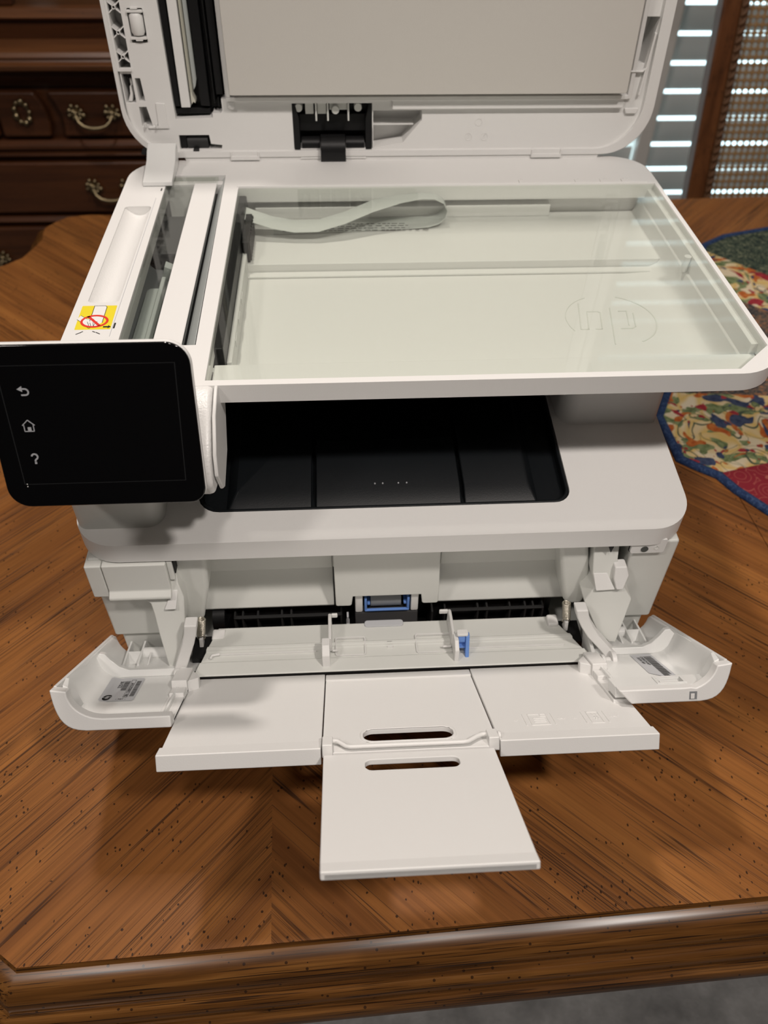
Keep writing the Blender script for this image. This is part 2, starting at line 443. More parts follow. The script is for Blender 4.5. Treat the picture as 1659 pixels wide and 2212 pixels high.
prof = [(0,-.0012), (.0018,-.0036), (.0050,-.0044), (.0090,-.0060), (.0130,-.0090), (.0160,-.0130), (.0176,-.0172), (.0178,-.0208), (.0188,-.0222), (.0200,-.0216), (.0212,-.0208), (.0236,-.0222), (.0256,-.0256), (.0264,-.0298), (.0262,-.0326), (.0272,-.0338), (.0284,-.0330), (.0306,-.0344), (.0324,-.0380), (.0330,-.0428), (.0318,-.0480), (.0290,-.0520), (.022,-.0560), (0,-.0585), (-.012,-.05), (-.012,-.0185)]
def offset_poly(poly, d):
    out = []
    n = len(poly)
    for i in range(n):
        a, p, c = Vector(poly[i-1]), Vector(poly[i]), Vector(poly[(i+1) % n])
        t1, t2 = (p-a).normalized(), (c-p).normalized()
        n1, n2 = Vector((t1.y, -t1.x)), Vector((t2.y, -t2.x))
        m = (n1+n2).normalized(); k = d/max(.35, m.dot(n1))
        out.append((p.x+m.x*k, p.y+m.y*k))
    return out
mb = B()
offs = {o: offset_poly(outline, o) for o, _ in prof}
rings = []
for i in range(len(outline)):
    rings.append([(offs[o][i][0], offs[o][i][1], z) for o, z in prof])
mb.loft(rings + [rings[0]], True, False)
bmesh.ops.remove_doubles(mb.bm, verts=mb.bm.verts, dist=1e-6)
mb.done('edge_moulding', M['oak_edge'], table, smooth=30)
B().prism(offset_poly(outline, -.07), -.11, -.0186, 'z').done('apron', M['oak_edge'], table, bevel=.003)
for lx, ly in ((-.42, .02), (-.36, .56), (1.22, 0), (1.22, .56)):
    b = B(); zz = [-.108, -.16, -.19, -.22, -.40, -.58, -.66, -.70, FL]; rr = [.045, .045, .032, .042, .050, .030, .036, .045, .040]
    b.tube([(lx, ly, z) for z in zz], rr, 16); b.done('leg', M['oak_edge'], table, smooth=60)

# ------------------------------------------------------------------ quilted table topper
quilt = empty('quilted_topper', (.60, .40, 0), 'quilted patchwork table topper with blue binding and floral scroll patches', 'table runner')
q_out = [(.2740,.2680), (.2750,.2150), (.2752,.2000), (.2908,.1861), (.3057,.1745), (.3146,.1552), (.3355,.1248), (.385,.058), (.44,.045), (.56,.03), (.72,.04), (.86,.12), (.93,.26), (.94,.42), (.88,.57), (.78,.665), (.66,.690), (.5604,.6802), (.4865,.6587), (.4481,.6329), (.405,.560), (.345,.430), (.2946,.3069)]
q_in = offset_poly(q_out, -.0085)
ring3 = [[(a[0], a[1], .0005), (a[0], a[1], .0035), ((a[0]+c[0])/2, (a[1]+c[1])/2, .0052), (c[0], c[1], .0038), (c[0], c[1], .0005)] for a, c in zip(q_out, q_in)]
qb = B(); qb.loft(ring3+[ring3[0]], True, False); bmesh.ops.remove_doubles(qb.bm, verts=qb.bm.verts, dist=1e-6)
qb.done('binding', M['fab_blue'], quilt, smooth=80)
B().prism(offset_poly(q_out, -.006), .0004, .0022, 'z').done('backing', M['fab_blue'], quilt)
def cut(poly, a, c):          # keep the part left of the line a->c
    out = []; f = lambda p: (c[0]-a[0])*(p[1]-a[1]) - (c[1]-a[1])*(p[0]-a[0])
    for (p, r) in zip(poly, poly[1:]+poly[:1]):
        fp, fr = f(p), f(r)
        if fp >= 0: out.append(p)
        if fp*fr < 0:
            t = fp/(fp-fr); out.append((p[0]+t*(r[0]-p[0]), p[1]+t*(r[1]-p[1])))
    return out
def patch(lines, mat):
    p = q_in
    for a, c in lines: p = cut(p, a, c)
    if len(p) > 2: B().prism(p, .0018, .0036, 'z').done('patch', mat, quilt, bevel=.0012, seg=2)
L1 = ((.4475, .612), (.506, .5461)); L2 = ((.43, .505), (.4714, .4606)); L3 = ((.3057, .3050), (.4049, .2955)); L4 = ((.3195, .1815), (.3626, .1918))
def rev(l): return (l[1], l[0])
patch([L1], M['fab_green'])
patch([rev(L1), L2], M['floral'])
patch([rev(L2), L3], M['fab_brown'])
patch([rev(L3), L4], M['floral'])
patch([rev(L4)], M['fab_red'])

# ------------------------------------------------------------------ china cabinet
CY = 1.22
cabinet = empty('china_cabinet', (-.86, 1.42, FL), 'dark cherry china cabinet with brass drawer pulls behind the table', 'cabinet')
CX0, CX1 = -1.55, -.16
B().box(CX0+.03, CX1-.03, CY+.02, 1.60, FL+.09, .052).done('carcass', M['cabinet_wood'], cabinet, bevel=.004)
B().box(CX0+.02, CX1-.02, CY+.01, 1.60, FL, FL+.09).done('plinth', M['cabinet_wood'], cabinet, bevel=.008)
def mould(x0, x1, prf):      # profile (y, z), extruded along x
    return B().prism(prf, x0, x1, 'x')
mould(CX0, CX1, [(1.60,.0525), (CY-.02,.0525), (CY-.034,.058), (CY-.036,.066), (CY-.028,.0695), (CY-.026,.0735), (CY-.030,.077), (CY-.026,.085), (CY-.012,.087), (1.60,.087)]).done('worktop', M['cabinet_light'], cabinet, bevel=.001, smooth=60)
mould(CX0+.02, CX1-.02, [(1.60,.0875), (CY+.045,.0875), (CY+.045,.118), (1.60,.118)]).done('waist_rail', M['cabinet_wood'], cabinet, bevel=.001)
mould(CX0+.01, CX1-.01, [(1.60,.1182), (CY+.036,.1182), (CY+.030,.123), (CY+.034,.128), (CY+.040,.136), (1.60,.136)]).done('ledge_moulding', M['cabinet_light'], cabinet, bevel=.001, smooth=60)
mould(CX0+.02, CX1-.02, [(CY+.02,.0518), (CY-.006,.0518), (CY-.008,.040), (CY+.004,.030), (CY+.008,.022), (CY+.02,.02)]).done('cornice_moulding', M['cabinet_wood'], cabinet, bevel=.001, smooth=60)
mould(CX0+.02, CX1-.02, [(CY+.02,-.072), (CY+.004,-.072), (CY-.004,-.079), (CY-.004,-.086), (CY+.006,-.091), (CY-.002,-.098), (CY+.006,-.106), (CY+.02,-.106)]).done('mid_moulding', M['cabinet_wood'], cabinet, bevel=.001, smooth=60)
mould(CX0+.02, CX1-.02, [(CY+.02,-.220), (CY+.004,-.220), (CY-.003,-.228), (CY+.006,-.236), (CY+.02,-.236)]).done('low_moulding', M['cabinet_wood'], cabinet, bevel=.001, smooth=60)
def rosette(b, x, z, n=7, r=.013, s=.0042, y=CY-.008):
    for i in range(n):
        a = 2*PI*i/n + .4
        rr = r*(.8+.3*((i*37) % 5)/5)
        b.ball((x+rr*math.cos(a)*1.15, y, z+rr*math.sin(a)), s*(.8+.35*((i*53) % 4)/4), 8, 6, (1, .8, 1))
        b.tube([(x, y+.004, z), (x+rr*math.cos(a)*.7, y+.001, z+rr*math.sin(a)*.7), (x+rr*math.cos(a), y+.002, z+rr*math.sin(a))], [.003, .002, .0025], 6)
    b.ball((x, y-.003, z), .0048, 10, 6, (1, .9, 1))
def bail(x, z, parent):
    b = B(); h = .033
    for sx in (-1, 1): rosette(b, x+sx*h, z+.002, 8 if sx < 0 else 7, .012)
    b.tube([(x-h, CY-.013, z-.001), (x-h*.86, CY-.020, z-.010), (x-h*.6, CY-.023, z-.0165), (x-h*.25, CY-.024, z-.0195), (x, CY-.024, z-.0200), (x+h*.25, CY-.024, z-.0195), (x+h*.6, CY-.023, z-.0165), (x+h*.86, CY-.020, z-.010), (x+h, CY-.013, z-.001)],
           [.0022, .0024, .0030, .0038, .0042, .0038, .0030, .0024, .0022], 8)
    b.done('bail_handle', M['brass'], parent, smooth=60)
def drawer(poly, name='drawer'):
    d = B().prism(poly, CY+.0, CY+.021, 'y').done(name, M['cabinet_wood'], cabinet, bevel=.006, seg=3)
    ins = offset_poly(poly, -.012) if True else poly
    return d
arc1 = [(-.590,.014), (-.580,-.006), (-.5745,-.024), (-.573,-.040), (-.577,-.066)]
arc2 = [(-.5685,.014), (-.557,-.008), (-.552,-.026), (-.5505,-.042), (-.554,-.066)]
d = drawer([(-.665,-.066)] + [(-.577,-.066)] + arc1[::-1][1:] + [(-.665,.014)])
b = B()
for i in range(9):
    a = 2*PI*i/9; b.ball((-.6175+.013*math.cos(a), CY-.004, -.020+.019*math.sin(a)), .0042+.001*(i % 3), 8, 6, (1, .8, 1))
    a2 = a+2*PI/9; b.cyl((-.6175+.013*math.cos(a), CY-.002, -.020+.019*math.sin(a)), (-.6175+.013*math.cos(a2), CY-.002, -.020+.019*math.sin(a2)), .003, 6)
b.done('keyhole_escutcheon', M['brass'], d, smooth=60)
d = drawer([(-.554,-.066), (-.20,-.066), (-.20,.014)] + arc2[:-1]); bail(-.487, -.022, d)
d = drawer([(-1.06,-.066), (-.671,-.066), (-.671,.014), (-1.06,.014)]); bail(-.84, -.022, d)
d = drawer([(-1.52,-.066), (-1.066,-.066), (-1.066,.014), (-1.52,.014)]); bail(-1.29, -.022, d)
for (z0, z1, hz) in ((-.213, -.112, -.158), (-.345, -.241, -.304), (-.62, -.352, -.47)):
    d = drawer([(-.866, z0), (-.20, z0), (-.20, z1), (-.866, z1)]); bail(-.488 if z0 > -.3 else -.50, hz, d)
    if z0 < -.3: bail(-.775, hz, d)
    d = drawer([(-1.52, z0), (-.872, z0), (-.872, z1), (-1.52, z1)]); bail(-1.2, hz, d)
up = B(); up.box(CX0+.05, CX0+.09, CY+.05, 1.60, .1365, 1.2).box(CX1-.09, CX1-.05, CY+.05, 1.60, .1365, 1.2).box(CX0+.09, CX1-.09, 1.57, 1.60, .1365, 1.2).box(CX0+.05, CX1-.05, CY+.05, 1.60, 1.2, 1.26)
for xx in (-1.08, -.62): up.box(xx-.02, xx+.02, CY+.05, CY+.075, .1365, 1.2)
up.done('hutch_frame', M['cabinet_wood'], cabinet, bevel=.003)
for a, c in ((CX0+.09, -1.10), (-1.06, -.64), (-.60, CX1-.09)):
    B().box(a, c, CY+.060, CY+.064, .1366, 1.2).done('glass_door', M['window_glass'], cabinet)
# things standing in the hutch, seen dimly at the very top of the picture
b = B(); b.tube([(-.715, 1.36, .1365), (-.715, 1.36, .15), (-.715, 1.36, .175), (-.715, 1.36, .18)], [.022, .027, .032, .030], 16)
plant = empty('small_plant', (-.715, 1.36, .1365), 'small green leafy plant dim behind the hutch glass, upper left', 'plant')
b.done('plant_pot', M['pot'], plant, smooth=60)
for i in range(14):
    a = i*2.4; r = .03+.02*(i % 3); z = .17+.012*(i % 5)
    lb = B(); c0 = Vector((-.715, 1.36, .172)); tip = Vector((-.715+r*math.cos(a), 1.36+.7*r*math.sin(a), z)); mid = (c0+tip)/2 + Vector((0, 0, .012)); sd = Vector((-math.sin(a), .7*math.cos(a), 0))*.010
    v = lb.vs([c0, mid+sd, tip, mid-sd, mid+Vector((0,0,-.002))]); lb.face([v[0], v[1], v[2], v[3]]); lb.face([v[0], v[4], v[1]]); lb.face([v[1], v[4], v[2]]); lb.face([v[2], v[4], v[3]]); lb.face([v[3], v[4], v[0]])
    lb.done('leaf', M['leaf'], plant)
b = B(); b.tube([(-.58, 1.37, z) for z in (.1365, .145, .17, .20, .23, .245, .255)], [.02, .028, .034, .030, .018, .016, .022], 18)
tag(b.done('ceramic_jar', M['pot'], smooth=60), 'pale grey ceramic jar dim behind the hutch glass beside the lid edge', 'jar')

# ------------------------------------------------------------------ cane back chair
LEAN = math.radians(14)
def CF(x, w, dd): return Vector((x, 1.0 + w*math.sin(LEAN) - dd*math.cos(LEAN), -.095 + w*math.cos(LEAN) + dd*math.sin(LEAN)))
chair = empty('dining_chair', (.82, .85, FL), 'brown wooden dining chair with cane back, drawn up at far right of table', 'chair')
X0, X1 = .571, 1.069
for a, c in ((X0, X0+.031), (X1-.031, X1)):
    b = B(CF); b.prism([(a,-.25), (c,-.25), (c,.50), (a,.50)], -.013, .017, 'z'); b.done('back_post', M['chair_wood'], chair, bevel=.004, seg=3)
b = B(CF); b.prism([(X0+.032,.44), (X1-.032,.44), (X1-.032,.49), (.82,.53), (X0+.032,.49)], -.012, .016, 'z'); b.done('top_rail', M['chair_wood'], chair, bevel=.004, seg=3)
b = B(CF); b.prism([(X0+.032,-.17), (X1-.032,-.17), (X1-.032,-.12), (X0+.032,-.12)], -.012, .016, 'z'); b.done('lower_rail', M['chair_wood'], chair, bevel=.004, seg=3)
for xx in (X0+.037, X1-.037):
    tr = B(CF); k = 0
    while -.115+k*.0125 < .43:
        w = -.115+k*.0125
        tr.tube([(xx-.0045, w, .017), (xx, w+.004, .0195), (xx+.0045, w+.010, .017)], [.0022, .0032, .0022], 6); k += 1
    tr.prism([(xx-.006,-.118), (xx+.006,-.118), (xx+.006,.438), (xx-.006,.438)], .010, .016, 'z')
    tr.done('woven_trim', M['cane_trim'], chair, smooth=60)
cx0, cx1, cw0, cw1 = X0+.042, X1-.042, -.119, .439
nx, nw = 38, 50
px_, pw_ = (cx1-cx0)/nx, (cw1-cw0)/nw
cb = B(CF); grid = {}
def gv(i2, j2):
    if (i2, j2) not in grid: grid[(i2, j2)] = cb.bm.verts.new((cx0+i2*px_/2, cw0+j2*pw_/2, .006))
    return grid[(i2, j2)]
for i in range(nx):
    for j in range(nw):
        ox, ow = cx0+(i+.5)*px_, cw0+(j+.5)*pw_
        outer = [gv(2*i+2, 2*j+1), gv(2*i+2, 2*j+2), gv(2*i+1, 2*j+2), gv(2*i, 2*j+2), gv(2*i, 2*j+1), gv(2*i, 2*j), gv(2*i+1, 2*j), gv(2*i+2, 2*j)]
        rr = .0041
        inner = [cb.bm.verts.new((ox+rr*math.cos(q*PI/4), ow+rr*math.sin(q*PI/4), .0068)) for q in range(8)]
        for q in range(8): cb.face([outer[q], outer[(q+1) % 8], inner[(q+1) % 8], inner[q]])
cane = cb.done('cane_panel', M['cane'], chair, kind='stuff', smooth=60)
md = cane.modifiers.new('thickness', 'SOLIDIFY'); md.thickness = .0016
b = B(); b.prism(rrect(.575, 1.065, .60, 1.02, .04), -.335, -.285, 'z'); b.done('seat', M['cane_trim'], chair, bevel=.012, seg=3)
for lx, ly in ((.60, .63), (1.04, .63)):
    b = B(); b.tube([(lx, ly, -.336), (lx, ly, -.40), (lx, ly, -.6), (lx, ly, FL)], [.022, .024, .018, .02], 12); b.done('leg', M['chair_wood'], chair, smooth=60)
for lx in (X0+.016, X1-.016):
    b = B(); b.tube([(lx, .945, -.336), (lx, .95, -.45), (lx, .97, -.6), (lx, 1.02, FL)], [.019, .018, .017, .018], 12); b.done('leg', M['chair_wood'], chair, smooth=60)
# ------------------------------------------------------------------ the printer
P = empty('printer', (-.02, .13, 0), 'white multifunction laser printer with scanner lid raised and front paper tray folded down', 'printer')
XL, XR, XC = -.2105, .1710, -.0195
# base body
b = B()
b.box(XL+.006, -.150, .02, .33, .062, .142).box(.118, XR-.006, .02, .33, .062, .142).box(XL+.006, XR-.006, .12, .33, .062, .165)
b.box(XL+.005, -.168, -.027, .02, .0625, .1415).box(.1365, XR-.005, -.027, .02, .0625, .1415)
b.box(-.150, .118, .035, .12, .125, .142)
b.done('body_shell', M['white_shaded'], P, bevel=.0018)
b = B(); b.box(XL+.008, XR-.008, -.0245, .33, .006, .028).box(XL+.008, -.158, -.0245, .33, .028, .0618).box(.126, XR-.008, -.0245, .33, .028, .0618)
b.done('paper_cassette', M['white_shaded'], P, bevel=.003)
for fx in (XL+.04, XR-.04):
    for fy in (.02, .29): B().cyl((fx, fy, 0), (fx, fy, .0062), .011, 16).done('rubber_foot', M['rubber'], P)
# sloping deck with the output bin
def DK(x, y, z): return Vector((x, y, z + (y+.03)*.12))
tray_hole = rrect(-.1375, .0975, -.0075, .135, [.014, .011, .002, .002])
out = rrect(XL, XR, -.0305, .30, [.026, .026, .01, .01], 10)
deck = B(DK)
deck.prism(out, .1417, .1568, 'z', holes=[tray_hole])
deck = deck.done('output_deck', M['white'], P, bevel=.0016, seg=3)
tr = B(DK); ins = rrect(-.1370, .0970, -.0070, .1345, [.0135, .0105, .002, .002])
tr.prism(ins, .1440, .1500, 'z')
inr = rrect(-.1300, .0930, -.0030, .130, [.012, .010, .002, .002])
tr.prism(ins, .1500, .1566, 'z', holes=[rrect(-.1345, .0950, -.0048, .132, [.0125, .0095, .002, .002])])
tray = tr.done('output_tray', M['black_tray'], P, bevel=.0009)
def ramp_block(x0, x1, r0, r1):      # raised platform whose front rolls down to the rim
    bb = B(DK)
    bb.hexa([(x0,-.004,.150), (x1,-.004,.150), (x1,.128,.150), (x0,.128,.150), (x0+r0,.0085,.1568), (x1-r1,.0085,.1568), (x1-r1,.074,.1545), (x0+r0,.074,.1545)])
    return bb
ramp_block(-.121, -.0668, .007, .0).done('tray_platform', M['black_tray'], tray, bevel=.0012, seg=3)
ramp_block(.0302, .078, .0, .006).done('tray_platform', M['black_tray'], tray, bevel=.0012, seg=3)
bb = B(DK); bb.hexa([(-.0645,-.0045,.1500), (.0282,-.0045,.1500), (.0282,.052,.1500), (-.0645,.052,.1500), (-.0640,.0078,.1570), (.0277,.0078,.1570), (.0277,.051,.1562), (-.0640,.051,.1562)])
bb.done('paper_stop_flap', M['black_tray'], tray, bevel=.0008)
bb = B(DK)
for xx in (-.0265, -.0215, -.0115, -.0062): bb.ball((xx, .0115, .1571), .0006, 6, 4)
bb.done('moulded_dots', M['icon'], tray)
bb = B(); bb.box(-.1372, .1005, .135, .30, .158, .2095).box(-.1372, .1005, .046, .135, .2060, .2095)
bb.hexa([(-.1372,.075,.160), (.1005,.075,.160), (.1005,.134,.160), (-.1372,.134,.160), (-.1372,.090,.164), (.1005,.090,.164), (.1005,.134,.182), (-.1372,.134,.182)])
bb.done('output_housing', M['black_tray'], P, bevel=.002)
b = B(); b.prism(rrect(.1008, .169, .0585, .30, [.012, .004, .002, .002]), .1655, .2103, 'z'); b.prism(rrect(.1008, .169, .0470, .30, .002), .2100, .2378, 'z') if False else None
b.done('right_pillar', M['white'], P, bevel=.001)
b = B(); b.prism(rrect(-.2085, -.1385, .050, .30, [.004, .012, .002, .002]), .1655, .2103, 'z')
b.done('left_pillar', M['white'], P, bevel=.001)

# ---------------- scanner bed
GX0, GX1 = -.1203, .2043
plat = [(GX0,.0048), (.1798,.0048), (GX1,.0275), (GX1,.2525), (GX0,.2525)]
feed = [(-.1742,.0395), (-.1292,.0395), (-.1320,.2755), (-.1762,.2755)]
chan = rrect(-.2005, -.1815, .088, .222, .003, 4)
b = B()
sc_out = rrect(-.2075, .2075, 0, .3060, [.020, .028, .030, .034], 10)
b.prism(sc_out, .2380, .2500, 'z', holes=[plat, feed, chan])
bed = b.done('scanner_bed', M['white'], P, bevel=.0013, seg=3)
b = B()     # the basin under the glass
b.box(-.198, .2045, .056, .268, .2105, .2150)
b.box(-.198, -.194, .047, .268, .2150, .238).box(-.198, .2060, .264, .270, .2150, .2479)
b.prism([(.030,.2378), (.034,.2378), (.058,.2150), (.058,.2105), (.052,.2105), (.030,.2300)], -.198, .2045, 'x')
b.done('basin', M['white'], bed, bevel=.0008)
b = B(); b.box(-.118, .2015, .1835, .264, .2150, .2226).box(-.118, .2015, .1760, .1835, .2150, .2168)
b.prism([(.1255,.2226), (.1255,.2320), (-.110,.2320), (-.110,.2226)], .2555, .264, 'y')
b.done('basin_step', M['white'], bed, bevel=.0007)
b = B(); b.prism([(.168,.2150), (.1860,.2158), (.1935,.2195), (.1975,.2260), (.1983,.2325), (.1998,.2330), (.2000,.2448), (.2052,.2448), (.2052,.2106), (.168,.2106)], .0365, .2635, 'y')
b.done('side_ledge', M['white'], bed, bevel=.0004, smooth=40)
b = B(); b.cyl((.1978, .146, .2330), (.1978, .146, .2440), .0026, 16); b.done('locating_pin', M['white'], bed, bevel=.0003)
b = B(); b.prism([(-.1198,.0052), (.1796,.0052), (.2040,.0279), (.2040,.0362), (-.1198,.0362)], .2358, .2380, 'z'); b.box(-.1150, .176, .0085, .0150, .2381, .2390)
b.done('front_ledge', M['white'], bed, bevel=.0005)
b = B(); b.box(-.1935, -.157, .046, .262, .2151, .2157); b.done('bay_dark_sheet', M['roller_grey'], bed)  # added dark sheet, imitates the dark reflection in the feed glass
b = B(); b.box(-.1560, -.1150, .045, .2580, .2190, .2432)
b.done('scan_carriage', M['black'], bed, bevel=.001)
b = B(); b.box(-.1545, -.1374, .0405, .2610, .2489, .2499)
b.done('calibration_bar', M['white'], bed, bevel=.0008)
b = B(); b.hexa([(-.1368,.041,.2434), (-.1300,.041,.2434), (-.1325,.2745,.2434), (-.1372,.2745,.2434), (-.1362,.041,.2442), (-.1300,.041,.2492), (-.1325,.2745,.2492), (-.1368,.2745,.2442)])
b.done('feed_guide', M['grey_clear'], bed, bevel=.0004)
b = B(); b.box(-.1149, -.1118, .050, .235, .2150, .2300)
for yy in (.075, .100, .125): b.box(-.1118, -.1112, yy, yy+.010, .224, .2290)
b.done('carriage_rail', M['white'], bed, bevel=.0004)
b = B(); b.box(-.1145, -.1098, .186, .232, .2230, .2385)
for i in range(9): b.box(-.1098, -.1088, .188+i*.005, .1905+i*.005, .2235, .2380)
b.done('drive_gear', M['black'], bed, bevel=.0004)
# left side under the feed glass, greyed to stand in for dark reflections
b = B(); b.box(-.194, -.1765, .20, .262, .2160, .2370).box(-.180, -.156, .19, .25, .2160, .2290)
b.done('bay_dark_block', M['pad_grey'], bed, bevel=.001)  # dark grey block painted in place of a reflection in the glass
b = B(); b.prism(rrect(-.1790, -.1600, .045, .15, .004), .2152, .2240, 'z'); b.box(-.1685, -.1655, .045, .155, .224, .2300); b.prism([(-.170,.224), (-.158,.224), (-.160,.233), (-.166,.236)], .158, .166, 'y')
b.done('gear_cover', M['grey_clear'], bed, bevel=.0008)
b = B(); b.prism([(GX0+.0004,.0053), (.1796,.0053), (GX1-.0004,.0277), (GX1-.0004,.2520), (GX0+.0004,.2520)], .2455, .2492, 'z')
b.done('platen_glass', M['glass'], bed)
b = B(); b.prism([(-.1738,.0400), (-.1372,.0400), (-.1376,.2750), (-.1758,.2750)], .2460, .2490, 'z')
b.done('feed_glass', M['glass'], bed)
# concave channel left of the feed glass
b = B(); ringA = [(-.2008+.0196*i/10, 0, .2496-.0062*math.sin(PI*i/10)**.75) for i in range(11)]
pl = [(p[0], .0875, p[2]) for p in ringA] + [(-.1812, .0875, .2385), (-.2008, .0875, .2385)]
b.loft([pl, [(p[0], .2225, p[2]) for p in pl]]); b.done('paper_channel', M['white_textured'], bed, smooth=60)
b = B(); b.box(-.1803, -.1800, .05, .235, .2499, .2502); b.done('channel_seam', M['label_grey'], bed)
b = B(); b.box(-.1797, -.1788, .0585, .0640, .2499, .2503).box(-.1785, -.1777, .2475, .2515, .2499, .2503); b.done('latch_slot', M['gap_shade'], bed)
# flat ribbon cable: a loop lying on the basin floor
pth = [(-.126,.2405,.2450), (-.118,.2395,.2440), (-.108,.2360,.2425), (-.095,.2325,.2400), (-.078,.2305,.2375), (-.060,.2310,.2370), (-.040,.2345,.2420), (-.018,.2392,.2515), (.004,.2428,.2585), (.020,.2442,.2620), (.030,.2436,.2625), (.0375,.2403,.2620), (.0405,.2350,.2605), (.0390,.2298,.2590), (.0340,.2258,.2575), (.026,.2240,.2560), (.010,.2234,.2550), (-.02,.2232,.2530), (-.060,.2231,.2515), (-.095,.2230,.2500)]
def ribbon(w, th):
    rings = []
    for i, p in enumerate(pth):
        a = Vector(pth[max(i-1, 0)][:2]); c = Vector(pth[min(i+1, len(pth)-1)][:2]); t = (c-a).normalized(); n = Vector((-t.y, t.x))*th
        rings.append([(p[0], p[2]-w, p[1]), (p[0], p[2], p[1]), (p[0]+n.x, p[2], p[1]+n.y), (p[0]+n.x, p[2]-w, p[1]+n.y)])
    return rings
b = B(); b.loft(ribbon(.0205, -.0003)); b.done('ribbon_cable', M['ribbon'], bed, smooth=70)
b = B()     # printed rows on the under layer of the cable
for r_ in range(4):
    yy = .2325 + r_*.0036; x = -.088
    while x < .022:
        ln = random.choice((.0022, .0030, .0045)); b.box(x, x+ln, yy, yy+.0010, .22365, .22372); x += ln+random.choice((.0009, .0013, .0028))
b.done('cable_print', M['print_dark'], bed)
# embossed round emblem with two slanted letters on the basin floor
b = B(); ex, ey, er, z0, z1 = .1410, .1130, .0310, .2150, .21535
def sl(p): return (ex + p[0] + p[1]*.17, ey + p[1])
ring_o = arc(ex, ey, er, 70, -62, 26); b.prism(stroke(ring_o, .0009), z0, z1)
ring_o = arc(ex, ey, er, 112, 205, 18); b.prism(stroke(ring_o, .0005), z0, z0+.0003)
def st(pts): b.prism(stroke([sl(p) for p in pts], .0008), z0, z1)
st([(-.0215, .0215), (-.0215, -.0115)]); st([(-.0215, -.0115), (-.0160, -.0115)]); st([(-.0160, -.0115), (-.0160, .0105)])
st([(-.0160, .0105), (-.0085, .0105)]); st([(-.0085, .0105), (-.0065, .0088)]); st([(-.0068, .0088), (-.0068, -.0115)]); st([(-.0068, -.0115), (-.0115, -.0115)])
st([(.0005, .0150), (.0005, -.0300)]); st([(.0060, .0105), (.0120, .0105)]); st([(.0120, .0105), (.0120, -.0075)]); st([(.0060, -.0115), (.0140, -.0115)]); st([(.0140, -.0115), (.0160, -.0095)]); st([(.0165, -.0095), (.0165, .0080)])
b.done('embossed_emblem', M['white_shaded'], bed)
# size marks on the rear strip
b = B()
for xx in (.0975, .1420, .1620, .1790): b.box(xx, xx+.0006, .2535, .2600, .2499, .2506)
for xx in (.0990, .1435, .1640, .1660, .1800, .1835): b.box(xx, xx+.0022, .2610, .2614, .2499, .2503)
b.done('size_mark', M['white'], bed)
b = B(); b.box(-.1215, .1985, .2527, .2540, .2498, .2507); b.done('rear_lip', M['white'], bed, bevel=.0003)
# yellow warning sticker
LX = lambda u, v: (-.2030 + .0218*u + (1-v)*.0006, .0570 + .0275*v)
b = B()
def pz(pts, c0, c1, m): b.mi = m; b.prism([LX(*p) for p in pts], c0, c1)
Z = .2500
pz(rrect(.02, .98, .02, .98, .02, 3), Z, Z+.00010, 0)
pz([(.36,.97), (.66,.97), (.71,.92), (.71,.30), (.62,.20), (.36,.34)], Z+.0001, Z+.00014, 1)
pz([(.07,.58), (.26,.44), (.46,.42), (.60,.30), (.64,.16), (.48,.12), (.30,.14), (.18,.28), (.0,.42)], Z+.00012, Z+.00016, 1)
def line(pts, w, m=2, c=Z+.00016):
    b.mi = m
    for a, d_ in zip(pts, pts[1:]): b.prism(stroke([LX(*a), LX(*d_)], w), c, c+.00003)
line([(.36,.34), (.36,.97), (.66,.97), (.71,.92), (.71,.28)], .00035)
line([(.07,.58), (.26,.44), (.46,.42)], .0003); line([(0,.42), (.16,.29), (.30,.14), (.40,.06), (.44,.10)], .0003)
line([(.30,.32), (.38,.16)], .0003); line([(.38,.28), (.44,.14)], .0003); line([(.46,.30), (.50,.15), (.54,.32)], .0003); line([(.56,.33), (.58,.18)], .0003); line([(.50,.15), (.66,.13)], .0003)
b.mi = 3
eo = [(.49+.38*math.cos(t*PI/16), .34+.255*math.sin(t*PI/16)) for t in range(32)]; ei = [(.49+.315*math.cos(t*PI/16), .34+.195*math.sin(t*PI/16)) for t in range(32)]
b.prism([LX(*p) for p in eo], Z+.0002, Z+.00024, 'z', holes=[[LX(*p) for p in ei]])
b.prism([LX(*p) for p in ((.24,.53), (.31,.555), (.70,.17), (.63,.14))], Z+.0002, Z+.00024)
b.mi = 2; b.prism([LX(*p) for p in ((.77,.135), (.90,.135), (.90,.17), (.98,.11), (.90,.05), (.90,.085), (.77,.085))], Z+.0002, Z+.00024)
for pts in (((.10,-.16), (.22,-.09)), ((.20,-.10), (.27,-.05)), ((.62,-.09), (.74,-.16)), ((.52,-.05), (.60,-.09))): b.prism(stroke([LX(*p) for p in pts], .0006), Z, Z+.0001)
b.done('warning_sticker', [M['yellow'], M['paper'], M['print_black'], M['red']], bed)

# ---------------- raised lid
LA = math.radians(3.4)
def LF(x, w, d): return Vector((x, .302 + w*math.sin(LA) - d*math.cos(LA), .2500 + w*math.cos(LA) + d*math.sin(LA)))
LH = .305
lid_out = rrect(-.2095, .2095, .0030, LH, [.036, .036, .03, .03], 10)
feeder = [(-.1710,LH-.02), (-.1695,.0311), (-.1405,.0320), (-.1405,.0352), (-.1340,.0352), (-.1325,.0375), (-.1325,.0455), (-.1290,.0455), (-.1290,LH-.02)]
hcut = [(-.0783,.0030), (-.0783,.0418), (-.0155,.0418), (-.0155,.0030)]
bcut = [(-.1695,.0040), (-.1690,.0192), (-.1453,.0192), (-.1446,.0125), (-.1358,.0115), (-.1366,.0040)]
rcut = [(-.0146,.0365), (.0242,.0365), (.0242,.0292), (.0095,.0125), (-.0144,.0085)]
lat = [(-.2055,.0660), (-.1968,.0660), (-.1968,LH-.02), (-.2055,LH-.02)]
